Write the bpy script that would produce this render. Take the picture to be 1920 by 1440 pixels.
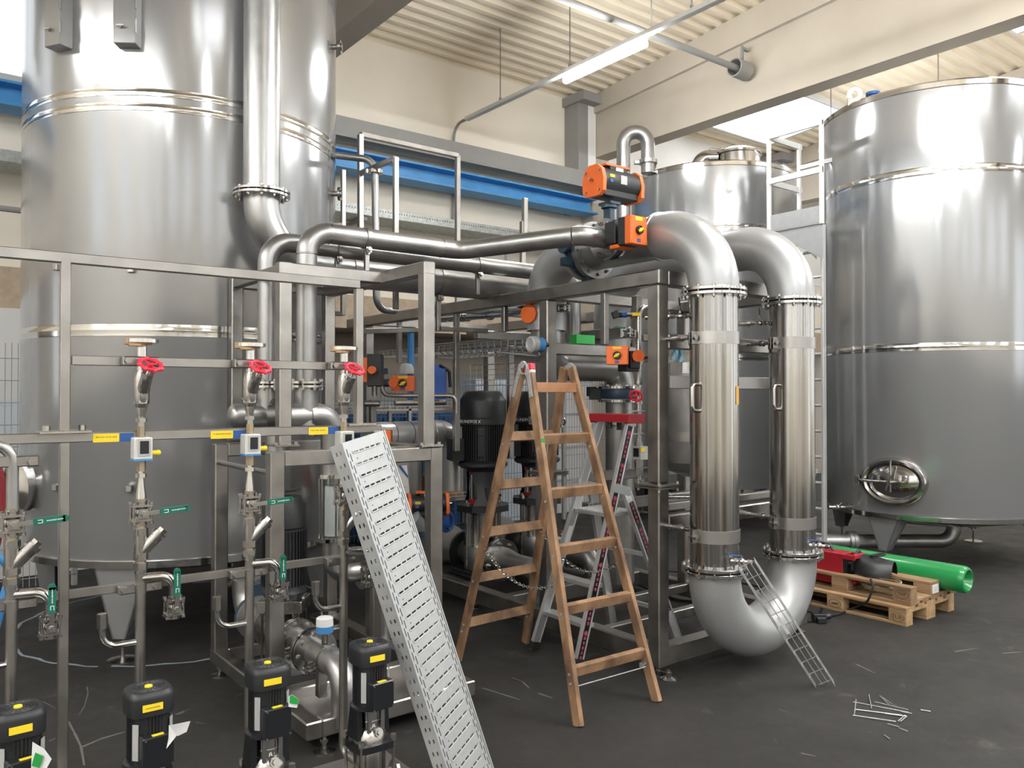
import bpy, math, random
from mathutils import Vector as V, Matrix

random.seed(7)
scene = bpy.context.scene
for o in list(bpy.data.objects):
    bpy.data.objects.remove(o)
COL = scene.collection

# ------------------------------------------------------------------ camera
F_PX, HEAD, PITCH, CAM_H = 1518.0, math.radians(52.4), math.radians(0.7), 1.8
cam_data = bpy.data.cameras.new('camera')
cam_data.sensor_width = 36.0
cam_data.lens = F_PX / 1920 * 36.0
cam_data.clip_start = 0.05
cam_data.clip_end = 200
cam = bpy.data.objects.new('camera', cam_data)
COL.objects.link(cam)
cam.location = (0, 0, CAM_H)
cam.rotation_euler = (math.radians(90) + PITCH, 0, HEAD - math.radians(90))
scene.camera = cam

# ------------------------------------------------------------------ world, exposure
world = bpy.data.worlds.new('world')
scene.world = world
world.use_nodes = True
bg = world.node_tree.nodes['Background']
bg.inputs[0].default_value = (0.93, 0.97, 1.0, 1)
bg.inputs[1].default_value = 0.95
scene.view_settings.view_transform = 'Standard'
scene.view_settings.look = 'None'
scene.view_settings.gamma = 1
scene.view_settings.use_curve_mapping = False
scene.view_settings.exposure = 1.12
scene.cycles.use_denoising = True
scene.cycles.max_bounces = 8
scene.cycles.diffuse_bounces = 4
scene.cycles.glossy_bounces = 4
scene.cycles.sample_clamp_indirect = 6
SKYLIGHT_STRENGTH = 2.0
TUBE_STRENGTH = 64.0

# ------------------------------------------------------------------ helpers
FWD = V((math.cos(HEAD), math.sin(HEAD), 0))
RGT = V((math.sin(HEAD), -math.cos(HEAD), 0))
UP = V((0, 0, 1))
XA, YA, ZA = V((1, 0, 0)), V((0, 1, 0)), V((0, 0, 1))
CAM = V((0, 0, CAM_H))

def ray(u, v):
    a, b = (u - 960) / F_PX, (720 - v) / F_PX
    c, s = math.cos(PITCH), math.sin(PITCH)
    return RGT * a + FWD * (c - b * s) + UP * (s + b * c)

def P(u, v, X=None, Y=None, Z=None, d=None):
    """world point on the sight line of (u, v) in a plane X, Y or Z = const, or at a distance ahead"""
    r = ray(u, v)
    if X is not None: t = X / r.x
    elif Y is not None: t = Y / r.y
    elif Z is not None: t = (Z - CAM_H) / r.z
    else: t = d / r.dot(FWD)
    return CAM + r * t

def hit_cyl(u, v, cx, cy, R):
    r = ray(u, v)
    a = r.x * r.x + r.y * r.y
    b = -2 * (r.x * cx + r.y * cy)
    c = cx * cx + cy * cy - R * R
    disc = max(b * b - 4 * a * c, 0)
    t = (-b - math.sqrt(disc)) / (2 * a)
    p = CAM + r * t
    n = V((p.x - cx, p.y - cy, 0)).normalized()
    return p, n

def frame_of(axis, up=None):
    z = V(axis).normalized()
    up = V(up) if up is not None else (ZA if abs(z.z) < 0.95 else YA)
    x = up.cross(z)
    if x.length < 1e-6: x = XA.cross(z)
    x.normalize()
    return x, z.cross(x), z

class M:
    """collects shapes for ONE mesh"""
    def __init__(s):
        s.v, s.f, s.fm = [], [], []
        s.mi = 0
    def add(s, vs, fs):
        b = len(s.v)
        s.v += [tuple(p) for p in vs]
        s.f += [tuple(b + i for i in f) for f in fs]
        s.fm += [s.mi] * len(fs)
        return s
    def hexa(s, c8):
        return s.add(c8, [(0, 3, 2, 1), (4, 5, 6, 7), (0, 1, 5, 4), (1, 2, 6, 5), (2, 3, 7, 6), (3, 0, 4, 7)])
    def box(s, c, size, ax=None, ay=None):
        c = V(c)
        x = V(ax).normalized() if ax is not None else XA
        y = V(ay).normalized() if ay is not None else (YA if ax is None else ZA.cross(x).normalized())
        z = x.cross(y).normalized()
        x, y, z = x * size[0] / 2, y * size[1] / 2, z * size[2] / 2
        k = min(size) * 0.12
        if k > 0.0006:
            return s.cbox(c, x, y, z, min(k, 0.004))
        return s.hexa([c - x - y - z, c + x - y - z, c + x + y - z, c - x + y - z,
                       c - x - y + z, c + x - y + z, c + x + y + z, c - x + y + z])
    def cbox(s, c, x, y, z, k):
        # chamfered box: octagonal in all edges of the x-y and the caps (24 vertices)
        vs, idx = [], {}
        def add(p):
            vs.append(p); return len(vs) - 1
        lx, ly, lz = x.length, y.length, z.length
        fx, fy, fz = 1 - k / lx, 1 - k / ly, 1 - k / lz
        for sx in (-1, 1):
            for sy in (-1, 1):
                for sz in (-1, 1):
                    idx[sx, sy, sz, 0] = add(c + x * sx + y * sy * fy + z * sz * fz)
                    idx[sx, sy, sz, 1] = add(c + x * sx * fx + y * sy + z * sz * fz)
                    idx[sx, sy, sz, 2] = add(c + x * sx * fx + y * sy * fy + z * sz)
        fs = []
        def quad(a, b, c_, d):
            fs.append((a, b, c_, d))
        for q in (-1, 1):
            f = [idx[q, -1, -1, 0], idx[q, 1, -1, 0], idx[q, 1, 1, 0], idx[q, -1, 1, 0]]; fs.append(f if q > 0 else f[::-1])
            f = [idx[-1, q, -1, 1], idx[-1, q, 1, 1], idx[1, q, 1, 1], idx[1, q, -1, 1]]; fs.append(f if q > 0 else f[::-1])
            f = [idx[-1, -1, q, 2], idx[1, -1, q, 2], idx[1, 1, q, 2], idx[-1, 1, q, 2]]; fs.append(f if q > 0 else f[::-1])
        for a in (-1, 1):
            for b in (-1, 1):
                f = [idx[a, b, -1, 0], idx[a, b, -1, 1], idx[a, b, 1, 1], idx[a, b, 1, 0]]; fs.append(f if a * b > 0 else f[::-1])
                f = [idx[a, -1, b, 0], idx[a, 1, b, 0], idx[a, 1, b, 2], idx[a, -1, b, 2]]; fs.append(f if a * b > 0 else f[::-1])
                f = [idx[-1, a, b, 2], idx[-1, a, b, 1], idx[1, a, b, 1], idx[1, a, b, 2]]; fs.append(f[::-1] if a * b > 0 else f)
                for c2 in (-1, 1):
                    f = [idx[a, b, c2, 0], idx[a, b, c2, 1], idx[a, b, c2, 2]]
                    fs.append(f if a * b * c2 > 0 else f[::-1])
        return s.add(vs, fs)
    def beam(s, p, q, w, h=None, up=None):
        """bar from p to q, w sideways, h along up"""
        p, q = V(p), V(q)
        h = h or w
        x, y, z = frame_of(q - p, up)
        c = (p + q) / 2
        return s.cbox(c, x * w / 2, y * h / 2, z * (q - p).length / 2, min(w, h) * 0.08)
    def ring(s, c, x, y, r, n):
        return [c + x * (r * math.cos(2 * math.pi * i / n)) + y * (r * math.sin(2 * math.pi * i / n)) for i in range(n)]
    def lathe(s, prof, o=(0, 0, 0), axis=ZA, n=24, a0=0.0):
        """prof: list of (radius, height along axis)"""
        o = V(o)
        x, y, z = frame_of(axis)
        vs, fs, rows = [], [], []
        for r, h in prof:
            if r < 1e-6:
                rows.append([len(vs)]); vs.append(o + z * h)
            else:
                rows.append(list(range(len(vs), len(vs) + n)))
                vs += [o + z * h + x * (r * math.cos(a0 + 2 * math.pi * i / n)) + y * (r * math.sin(a0 + 2 * math.pi * i / n)) for i in range(n)]
        for a, b in zip(rows, rows[1:]):
            if len(a) == 1 and len(b) == 1: continue
            for i in range(n):
                j = (i + 1) % n
                if len(a) == 1: fs.append((a[0], b[j], b[i]))
                elif len(b) == 1: fs.append((a[i], a[j], b[0]))
                else: fs.append((a[i], a[j], b[j], b[i]))
        return s.add(vs, fs)
    def cyl(s, p, q, r, r2=None, n=16, a0=0.0):
        p, q = V(p), V(q)
        r2 = r if r2 is None else r2
        L = (q - p).length
        return s.lathe([(0, 0), (r, 0), (r2, L), (0, L)], p, q - p, n, a0)
    def tube(s, p, q, r, ri, n=24):
        p, q = V(p), V(q)
        L = (q - p).length
        return s.lathe([(ri, 0), (r, 0), (r, L), (ri, L), (ri, 0)], p, q - p, n)
    def hexn(s, p, q, r):
        return s.cyl(p, q, r, n=6)
    def pipe(s, pts, r, bend=0.0, n=16, closed=False, caps=True, bn=8):
        """round bar swept along a path whose corners are rounded with radius bend"""
        pts = [V(p) for p in pts]
        if bend > 0 and len(pts) > 2:
            out = [pts[0]]
            for a, b, c in zip(pts, pts[1:], pts[2:]):
                d1, d2 = (a - b), (c - b)
                l1, l2 = d1.length, d2.length
                d1.normalize(); d2.normalize()
                ang = d1.angle(d2)
                if ang > math.pi - 0.02: out.append(b); continue
                t = min(bend / math.tan(ang / 2), l1 * 0.98, l2 * 0.98)
                rr = t * math.tan(ang / 2)
                cen = b + (d1 + d2).normalized() * (rr / math.sin(ang / 2))
                p1, p2 = b + d1 * t, b + d2 * t
                e1, e2 = (p1 - cen).normalized(), (p2 - cen).normalized()
                tot = e1.angle(e2)
                for k in range(bn + 1):
                    f = k / bn
                    w = (e1 * math.sin((1 - f) * tot) + e2 * math.sin(f * tot)) / math.sin(tot)
                    out.append(cen + w * rr)
            out.append(pts[-1])
            pts = out
        clean = [pts[0]]
        for p in pts[1:]:
            if (p - clean[-1]).length > 1e-5: clean.append(p)
        pts = clean
        m = len(pts)
        tang = []
        for i in range(m):
            a = pts[i] - pts[i - 1] if i > 0 else None
            b = pts[i + 1] - pts[i] if i < m - 1 else None
            t = (a.normalized() if a else V((0, 0, 0))) + (b.normalized() if b else V((0, 0, 0)))
            tang.append(t.normalized())
        x, y, _ = frame_of(tang[0])
        vs, fs = [], []
        for i in range(m):
            t = tang[i]
            x = (x - t * x.dot(t)).normalized()
            y = t.cross(x)
            rr = r[i] if isinstance(r, (list, tuple)) else r
            vs += s.ring(pts[i], x, y, rr, n)
        for i in range(m - 1):
            for k in range(n):
                j = (k + 1) % n
                fs.append((i * n + k, i * n + j, (i + 1) * n + j, (i + 1) * n + k))
        if caps:
            fs.append(tuple(range(n - 1, -1, -1)))
            fs.append(tuple((m - 1) * n + k for k in range(n)))
        return s.add(vs, fs)
    def torus(s, c, axis, R, r, n=32, m=10, a0=0.0, a1=2 * math.pi):
        c = V(c)
        x, y, z = frame_of(axis)
        full = abs(a1 - a0 - 2 * math.pi) < 1e-4
        k = n if full else n + 1
        vs, fs = [], []
        for i in range(k):
            a = a0 + (a1 - a0) * i / n
            d = x * math.cos(a) + y * math.sin(a)
            for j in range(m):
                b = 2 * math.pi * j / m
                vs.append(c + d * (R + r * math.cos(b)) + z * (r * math.sin(b)))
        for i in range(n):
            i2 = (i + 1) % k
            for j in range(m):
                j2 = (j + 1) % m
                fs.append((i * m + j, i2 * m + j, i2 * m + j2, i * m + j2))
        return s.add(vs, fs)
    def sphere(s, c, r, n=16, m=8, sc=(1, 1, 1)):
        c = V(c)
        prof = [(r * math.sin(math.pi * i / m), -r * math.cos(math.pi * i / m)) for i in range(m + 1)]
        b = len(s.v)
        s.lathe(prof, (0, 0, 0), ZA, n)
        for i in range(b, len(s.v)):
            p = s.v[i]
            s.v[i] = (c.x + p[0] * sc[0], c.y + p[1] * sc[1], c.z + p[2] * sc[2])
        return s
    def prism(s, pts, ext):
        """closed outline extruded by the vector ext"""
        n = len(pts)
        pts = [V(p) for p in pts]
        e = V(ext)
        fs = [tuple(range(n - 1, -1, -1)), tuple(range(n, 2 * n))]
        fs += [(i, (i + 1) % n, n + (i + 1) % n, n + i) for i in range(n)]
        return s.add(pts + [p + e for p in pts], fs)
    def sheet(s, pts, n):
        """thin closed sheet (one polygon, thickness n)"""
        return s.prism(pts, n)

ROOTS = {}
def _root_inv(o):
    return ROOTS.get(o.name, Matrix.Identity(4))

def thing(name, label, cat, loc=(0, 0, 0), group=None, rotz=0.0):
    o = bpy.data.objects.new(name, None)
    o.empty_display_size = 0.1
    COL.objects.link(o)
    o.location = loc
    o.rotation_euler = (0, 0, rotz)
    o['label'] = label
    o['category'] = cat
    if group: o['group'] = group
    ROOTS[o.name] = (Matrix.Translation(V(loc)) @ Matrix.Rotation(rotz, 4, 'Z')).inverted()
    return o

def mesh_of(name, m, mats, sharp=35, inv=None):
    me = bpy.data.meshes.new(name)
    vs = m.v
    if inv is not None:
        vs = [inv @ V(p) for p in vs]
    me.from_pydata([tuple(p) for p in vs], [], m.f)
    if not isinstance(mats, (list, tuple)): mats = [mats]
    for k in mats: me.materials.append(k)
    if len(mats) > 1: me.polygons.foreach_set('material_index', m.fm)
    me.polygons.foreach_set('use_smooth', [True] * len(me.polygons))
    me.set_sharp_from_angle(angle=math.radians(sharp))
    me.update()
    return me

def part(name, m, mat, parent, label=None, sharp=35):
    inv = _root_inv(parent)
    o = bpy.data.objects.new(name, mesh_of(name, m, mat, sharp, inv))
    COL.objects.link(o)
    o.parent = parent
    ROOTS[o.name] = inv
    if label: o['label'] = label
    return o

def solo(name, m, mat, label, cat, group=None, loc=None, sharp=35):
    loc = V(loc) if loc is not None else V(m.v[0])
    inv = Matrix.Translation(loc).inverted()
    o = bpy.data.objects.new(name, mesh_of(name, m, mat, sharp, inv))
    o.location = loc
    COL.objects.link(o)
    o['label'] = label
    o['category'] = cat
    if group: o['group'] = group
    ROOTS[o.name] = inv
    return o

def struct(name, m, mat, sharp=35):
    o = bpy.data.objects.new(name, mesh_of(name, m, mat, sharp))
    COL.objects.link(o)
    o['kind'] = 'structure'
    return o

def again(src, matrix, parent, name=None):
    """a further piece sharing the mesh of src, moved by matrix (in the thing's own coordinates)"""
    o = bpy.data.objects.new(name or src.name.split('.')[0], src.data)
    COL.objects.link(o)
    o.parent = parent
    o.matrix_local = matrix
    ROOTS[o.name] = _root_inv(parent)
    return o

def copy_thing(root, loc, label, rotz=None):
    r = root.copy()
    COL.objects.link(r)
    r.location = loc
    if rotz is not None: r.rotation_euler = (0, 0, rotz)
    r['label'] = label
    ROOTS[r.name] = (Matrix.Translation(V(loc)) @ Matrix.Rotation(r.rotation_euler.z, 4, 'Z')).inverted()
    for ch in list(root.children):
        c = ch.copy(); COL.objects.link(c); c.parent = r
        ROOTS[c.name] = ROOTS[r.name]
        for g in list(ch.children):
            d = g.copy(); COL.objects.link(d); d.parent = c
            ROOTS[d.name] = ROOTS[r.name]
    return r

def text(name, s, o, ax, ay, size, mat, parent, depth=0.0006):
    """raised lettering: o = centre, ax = reading direction, ay = up"""
    cu = bpy.data.curves.new(name, 'FONT')
    cu.body = s
    cu.size = size
    cu.extrude = depth
    cu.align_x = 'CENTER'; cu.align_y = 'CENTER'
    cu.resolution_u = 2
    t = bpy.data.objects.new(name + '_tmp', cu)
    me = bpy.data.meshes.new_from_object(t)
    bpy.data.objects.remove(t)
    x = V(ax).normalized(); z = x.cross(V(ay)).normalized(); y = z.cross(x)
    mx = Matrix((( x.x, y.x, z.x, o[0]), (x.y, y.y, z.y, o[1]), (x.z, y.z, z.z, o[2]), (0, 0, 0, 1)))
    me.transform(_root_inv(parent) @ mx)
    me.materials.clear(); me.materials.append(mat)
    ob = bpy.data.objects.new(name, me)
    COL.objects.link(ob); ob.parent = parent
    ROOTS[ob.name] = _root_inv(parent)
    return ob

def scribble(name, parent, o, ax, ay, length, h, mat, seed=1, depth=.0004):
    """print too small to read in the photograph: a row of short strokes"""
    rnd = random.Random(seed)
    x = V(ax).normalized(); z = x.cross(V(ay)).normalized(); y = z.cross(x)
    o = V(o) - x * length / 2; m = M(); u = 0
    while u < length:
        w = length * rnd.uniform(.03, .055)
        hh = h * rnd.uniform(.6, 1)
        c = o + x * (u + w / 2)
        m.hexa([c + x * (a * w * .36) + y * (b * hh / 2) + z * k * depth for k in (0, 1) for a, b in ((-1, -1), (1, -1), (1, 1), (-1, 1))])
        u += w * (1.35 if rnd.random() > .12 else 2.2)
    ob = part(name, m, mat, parent); ob['kind'] = 'stuff'
    return ob

def bolts_on(parent, c, axis, bc, n, r, h, mat, off=0.0, a0=0.2, both=None):
    """n hexagon bolt heads on a circle; each an object of its own under the flange"""
    c = V(c); x, y, z = frame_of(axis)
    src = None
    for i in range(n):
        a = a0 + 2 * math.pi * i / n
        p = c + x * bc * math.cos(a) + y * bc * math.sin(a)
        if src is None:
            m = M(); m.hexn(p + z * off, p + z * (off + h), r); m.cyl(p + z * (off + h), p + z * (off + h * 1.7), r * .55, n=8)
            if both: m.cyl(p - z * both, p, r * .5, n=6); m.hexn(p - z * both, p - z * (both + h), r); m.cyl(p - z * (both + h), p - z * (both + h * 1.6), r * .55, n=8)
            src = part('bolt', m, mat, parent); p0 = p
        else:
            inv = _root_inv(parent).to_3x3()
            again(src, Matrix.Translation(inv @ (p - p0)), parent)

# ------------------------------------------------------------------ materials
def mat(name, col, rough=0.5, metal=0.0, var=0.0, scale=8.0, stretch=None, bump=0.0, rvar=0.0, coat=0.0, col2=None, detail=4, aniso=0.0, spec=None):
    m = bpy.data.materials.new(name)
    m.use_nodes = True
    nt = m.node_tree
    b = nt.nodes['Principled BSDF']
    b.inputs['Base Color'].default_value = (*col, 1)
    b.inputs['Roughness'].default_value = rough
    b.inputs['Metallic'].default_value = metal
    if coat: b.inputs['Coat Weight'].default_value = coat
    if aniso: b.inputs['Anisotropic'].default_value = aniso
    if spec is not None: b.inputs['Specular IOR Level'].default_value = spec
    if var or bump or rvar or col2:
        tc = nt.nodes.new('ShaderNodeTexCoord')
        mp = nt.nodes.new('ShaderNodeMapping')
        if stretch: mp.inputs['Scale'].default_value = stretch
        nz = nt.nodes.new('ShaderNodeTexNoise')
        nz.inputs['Scale'].default_value = scale
        nz.inputs['Detail'].default_value = detail
        nt.links.new(tc.outputs['Object'], mp.inputs['Vector'])
        nt.links.new(mp.outputs['Vector'], nz.inputs['Vector'])
        if var or col2:
            cr = nt.nodes.new('ShaderNodeValToRGB')
            c2 = col2 or tuple(min(1, c * (1 + var)) for c in col)
            c1 = tuple(c * (1 - var) for c in col) if not col2 else col
            cr.color_ramp.elements[0].position = 0.32
            cr.color_ramp.elements[1].position = 0.68
            cr.color_ramp.elements[0].color = (*c1, 1)
            cr.color_ramp.elements[1].color = (*c2, 1)
            nt.links.new(nz.outputs['Fac'], cr.inputs['Fac'])
            nt.links.new(cr.outputs['Color'], b.inputs['Base Color'])
        if rvar:
            mr = nt.nodes.new('ShaderNodeMapRange')
            mr.inputs['From Min'].default_value = 0.3
            mr.inputs['From Max'].default_value = 0.7
            mr.inputs['To Min'].default_value = max(0.02, rough - rvar)
            mr.inputs['To Max'].default_value = rough + rvar
            nt.links.new(nz.outputs['Fac'], mr.inputs['Value'])
            nt.links.new(mr.outputs['Result'], b.inputs['Roughness'])
        if bump:
            bp = nt.nodes.new('ShaderNodeBump')
            bp.inputs['Strength'].default_value = bump
            bp.inputs['Distance'].default_value = 0.01
            nt.links.new(nz.outputs['Fac'], bp.inputs['Height'])
            nt.links.new(bp.outputs['Normal'], b.inputs['Normal'])
    return m

def emit(name, col, s):
    m = bpy.data.materials.new(name)
    m.use_nodes = True
    nt = m.node_tree
    b = nt.nodes['Principled BSDF']
    b.inputs['Base Color'].default_value = (*col, 1)
    b.inputs['Emission Color'].default_value = (*col, 1)
    b.inputs['Emission Strength'].default_value = s
    return m

def glass_mat(name, col=(1, 1, 1), alpha=0.25, rough=0.05):
    m = bpy.data.materials.new(name)
    m.use_nodes = True
    nt = m.node_tree
    for n in list(nt.nodes):
        if n.type != 'OUTPUT_MATERIAL': nt.nodes.remove(n)
    out = nt.nodes['Material Output']
    t = nt.nodes.new('ShaderNodeBsdfTransparent'); t.inputs[0].default_value = (*col, 1)
    g = nt.nodes.new('ShaderNodeBsdfGlossy'); g.inputs['Roughness'].default_value = rough
    mx = nt.nodes.new('ShaderNodeMixShader'); mx.inputs[0].default_value = alpha
    nt.links.new(t.outputs[0], mx.inputs[1]); nt.links.new(g.outputs[0], mx.inputs[2])
    nt.links.new(mx.outputs[0], out.inputs[0])
    return m

S_TANK = mat('tank_steel', (.36, .363, .367), .17, .62, var=.02, scale=2, stretch=(1, 1, .25), rvar=.02)
S_BAND = mat('polished_band_steel', (0.576, 0.568, 0.552), .10, 1, bump=.15, scale=5)
S_FRAME = mat('brushed_frame_steel', (0.345, 0.330, 0.312), .36, 1, var=.10, scale=9, rvar=.06)
S_PIPE = mat('pickled_pipe_steel', (.36, .358, .353), .36, .88, var=.10, scale=6, rvar=.07)
S_MATT = mat('matt_bend_steel', (.37, .375, .38), .38, .5, var=.06, scale=5, rvar=.05)
S_POL = mat('reflection_streak_steel', (.40, .388, .372), .17, 1, var=.34, scale=30, stretch=(1, 1, .006), rvar=.06, detail=3)  # reflections of the hall painted as vertical streaks in the colour
S_FIT = mat('fitting_steel', (.43, .415, .395), .27, 1, var=.06, scale=10, rvar=.05)
S_STRAP = mat('strap_steel', (.40, .39, .375), .34, 1, var=.03, scale=3)
S_SHINY = mat('bright_steel', (0.576, 0.568, 0.560), .14, 1, var=.04)
S_WORN = mat('weld_stained_steel', (.40, .33, .24), .42, 1, var=.15, scale=12)
GALV = mat('galvanised_sheet', (.46, .47, .475), .45, .6, var=.05, scale=30, rvar=.05)
GALV_D = mat('galvanised_dull', (.42, .44, .43), .5, .7, var=.18, scale=24)
ALU = mat('aluminium', (.66, .67, .68), .36, .8, var=.04, scale=14)
ALU_W = mat('aluminium_bright', (0.640, 0.640, 0.640), .38, .5, var=.04, scale=10)
WIRE = mat('wire_steel', (0.528, 0.528, 0.520), .35, .8)
BLACK = mat('black_paint', (.014, .015, .017), .42, 0, var=.15, scale=20)
BLACK_G = mat('black_enamel', (.010, .011, .013), .28, 0)
CHAR = mat('charcoal_plastic', (.011, .012, .014), .45, 0)
RUBBER = mat('rubber', (.012, .012, .012), .7, 0)
DBLUE = mat('dark_blue_casting', (.018, .045, .075), .45, 0)
ORANGE = mat('orange_paint', (.78, .14, .018), .42, 0)
RED = mat('red_paint', (.36, .012, .022), .40, 0)
RED_B = mat('red_handwheel_paint', (.68, .025, .055), .38, 0)
GREEN = mat('green_cylinder_paint', (.012, .235, .060), .25, 0, coat=.4)
GREEN_H = mat('green_sleeve', (.002, .115, .075), .45, 0)
GREEN_L = mat('green_plastic', (.02, .28, .05), .4, 0)
BLUE = mat('blue_paint', (.018, .085, .30), .45, 0)
BLUE_B = mat('blue_beam_paint', (.07, .30, .62), .48, 0, var=.08, scale=5)
BLUE_F = mat('blue_fence_paint', (.07, .20, .36), .5, 0)
BLUE_L = mat('light_blue_plastic', (.05, .22, .50), .45, 0)
YELLOW = mat('yellow_label', (.80, .58, .02), .5, 0)
WHITE = mat('white_paper', (0.680, 0.680, 0.680), .6, 0)
LABEL = mat('silver_label', (0.425, 0.425, 0.416), .4, .2)
INK = mat('black_ink', (.02, .02, .02), .6, 0)
WTXT = mat('white_print', (.82, .82, .82), .5, 0)
CARD = mat('cardboard', (.30, .19, .10), .8, 0, var=.1)
PINK = mat('pink_print', (.42, .06, .10), .5, 0)
CLOTH = mat('light_blue_sheet', (.34, .55, .66), .55, 0, bump=.4, scale=18)
WOOD = mat('ladder_wood', (.105, .055, .030), .65, 0, col2=(.35, .205, .11), scale=7, stretch=(1.3, 1.3, .8), bump=.2, detail=12)
WOOD_D = mat('dark_ladder_wood', (.27, .12, .05), .6, 0, col2=(.40, .20, .10), scale=8, bump=.1)
PALLET = mat('pallet_wood', (.25, .145, .065), .75, 0, col2=(.47, .315, .17), scale=5, stretch=(2.2, .5, 2.2), bump=.2, detail=8)
PALLET_O = mat('weathered_pallet_wood', (.15, .088, .045), .78, 0, col2=(.34, .215, .115), scale=5, stretch=(2.2, .5, 2.2), bump=.25, detail=8)
BRAND = mat('burnt_stamp', (.09, .05, .025), .8, 0)
CREAM = mat('cream_wall_paint', (0.888, 0.828, 0.720), .75, 0, var=.03, scale=1.2)
CREAM_W = mat('white_wall_paint', (0.880, 0.869, 0.847), .75, 0, var=.02, scale=1.5)
CONC = mat('sandy_concrete', (.46, .37, .275), .85, 0, var=.10, scale=14, bump=.1, detail=8)
RECESS = mat('shaded_wall_paint', (.33, .285, .235), .85, 0, var=.05, scale=2)  # dark beige, with the shade of the recess put into the colour
GIRD = mat('girder_concrete', (.53, .475, .395), .75, 0, var=.03, scale=2.5)
CEIL = mat('ceiling_sheet_paint', (.86, .755, .59), .55, 0, var=.05, scale=4, stretch=(.4, 3, 1))
GREY = mat('grey_channel_paint', (.30, .295, .285), .6, 0, var=.03)
GREY_L = mat('light_grey_paint', (.55, .55, .54), .6, 0)
WRAIL = mat('white_rail_paint', (.74, .74, .73), .5, 0)
SKYL = emit('skylight_daylight', (.96, .98, 1.0), SKYLIGHT_STRENGTH)
TUBE = emit('lamp_tube', (.96, .985, 1.0), TUBE_STRENGTH)
WINP = glass_mat('window_pane_glass', (1, 1, 1), .08)
GLASS = glass_mat('sight_glass', (.96, .98, .98), .08)
VISOR = glass_mat('visor_glass', (.35, .10, .10), .25)
PANEL_B = mat('pale_panel', (.62, .68, .74), .5, 0)

# floor: coated concrete, scuffed
FLOOR = bpy.data.materials.new('scuffed_floor')
FLOOR.use_nodes = True
_nt = FLOOR.node_tree
_b = _nt.nodes['Principled BSDF']
_tc = _nt.nodes.new('ShaderNodeTexCoord')
def _noise(sc, det=5, rough=.6, dist=0):
    n = _nt.nodes.new('ShaderNodeTexNoise')
    n.inputs['Scale'].default_value = sc; n.inputs['Detail'].default_value = det
    n.inputs['Roughness'].default_value = rough; n.inputs['Distortion'].default_value = dist
    _nt.links.new(_tc.outputs['Object'], n.inputs['Vector'])
    return n
def _ramp(src, p0, c0, p1, c1):
    r = _nt.nodes.new('ShaderNodeValToRGB')
    r.color_ramp.elements[0].position = p0; r.color_ramp.elements[0].color = (*c0, 1)
    r.color_ramp.elements[1].position = p1; r.color_ramp.elements[1].color = (*c1, 1)
    _nt.links.new(src, r.inputs['Fac'])
    return r
def _mix(fac, a, b, mode='MIX'):
    x = _nt.nodes.new('ShaderNodeMix'); x.data_type = 'RGBA'; x.blend_type = mode
    _nt.links.new(fac, x.inputs[0]); _nt.links.new(a, x.inputs[6]); _nt.links.new(b, x.inputs[7])
    return x
_base = _ramp(_noise(1.1, 8, .65).outputs['Fac'], .3, (.026, .0246, .0234), .7, (.039, .037, .0352))
_fine = _ramp(_noise(34, 4, .7).outputs['Fac'], .35, (.9, .9, .9), .7, (1.08, 1.08, 1.08))
_m1 = _nt.nodes.new('ShaderNodeMix'); _m1.data_type = 'RGBA'; _m1.blend_type = 'MULTIPLY'; _m1.inputs[0].default_value = 1
_nt.links.new(_base.outputs['Color'], _m1.inputs[6]); _nt.links.new(_fine.outputs['Color'], _m1.inputs[7])
_sc = _ramp(_noise(2.6, 10, .72, 1.2).outputs['Fac'], .60, (0, 0, 0), .76, (.75, .75, .75))
_lt = _nt.nodes.new('ShaderNodeRGB'); _lt.outputs[0].default_value = (.11, .103, .096, 1)
_m2 = _mix(_sc.outputs['Color'], _m1.outputs[2], _lt.outputs[0])
_st = _ramp(_noise(1.9, 6, .6, .6).outputs['Fac'], .24, (.8, .8, .8), .34, (0, 0, 0))
_dk = _nt.nodes.new('ShaderNodeRGB'); _dk.outputs[0].default_value = (.014, .0132, .0125, 1)
_m3 = _mix(_st.outputs['Color'], _m2.outputs[2], _dk.outputs[0])
_nt.links.new(_m3.outputs[2], _b.inputs['Base Color'])
_rr = _ramp(_noise(3, 5).outputs['Fac'], .3, (.52, .52, .52), .7, (.72, .72, .72))
_b.inputs['Specular IOR Level'].default_value = .22
_nt.links.new(_rr.outputs['Color'], _b.inputs['Roughness'])

# ------------------------------------------------------------------ the hall
def ceil_z(Y): return 6.43 + 0.09 * (9.5 - abs(Y))
X0, X1, YB, YF = -7.0, 17.0, 9.5, -8.0
m = M(); m.box((5, 1.5, -.1), (26, 20, .2)); floor = struct('floor', m, FLOOR)

# trapezoidal roof sheeting, ribs along X
m = M()
prof = []
y = YB + .05
while y > YF:
    for dy, dz in ((0, 0), (.055, 0), (.085, .05), (.165, .05)):
        prof.append((y - dy, ceil_z(y - dy) + dz))
    y -= .195
vs = [(X0, a, b) for a, b in prof] + [(X1, a, b) for a, b in prof]
n = len(prof)
m.add(vs, [(i, i + 1, n + i + 1, n + i) for i in range(n - 1)])
struct('ceiling', m, CEIL, sharp=20)

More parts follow.
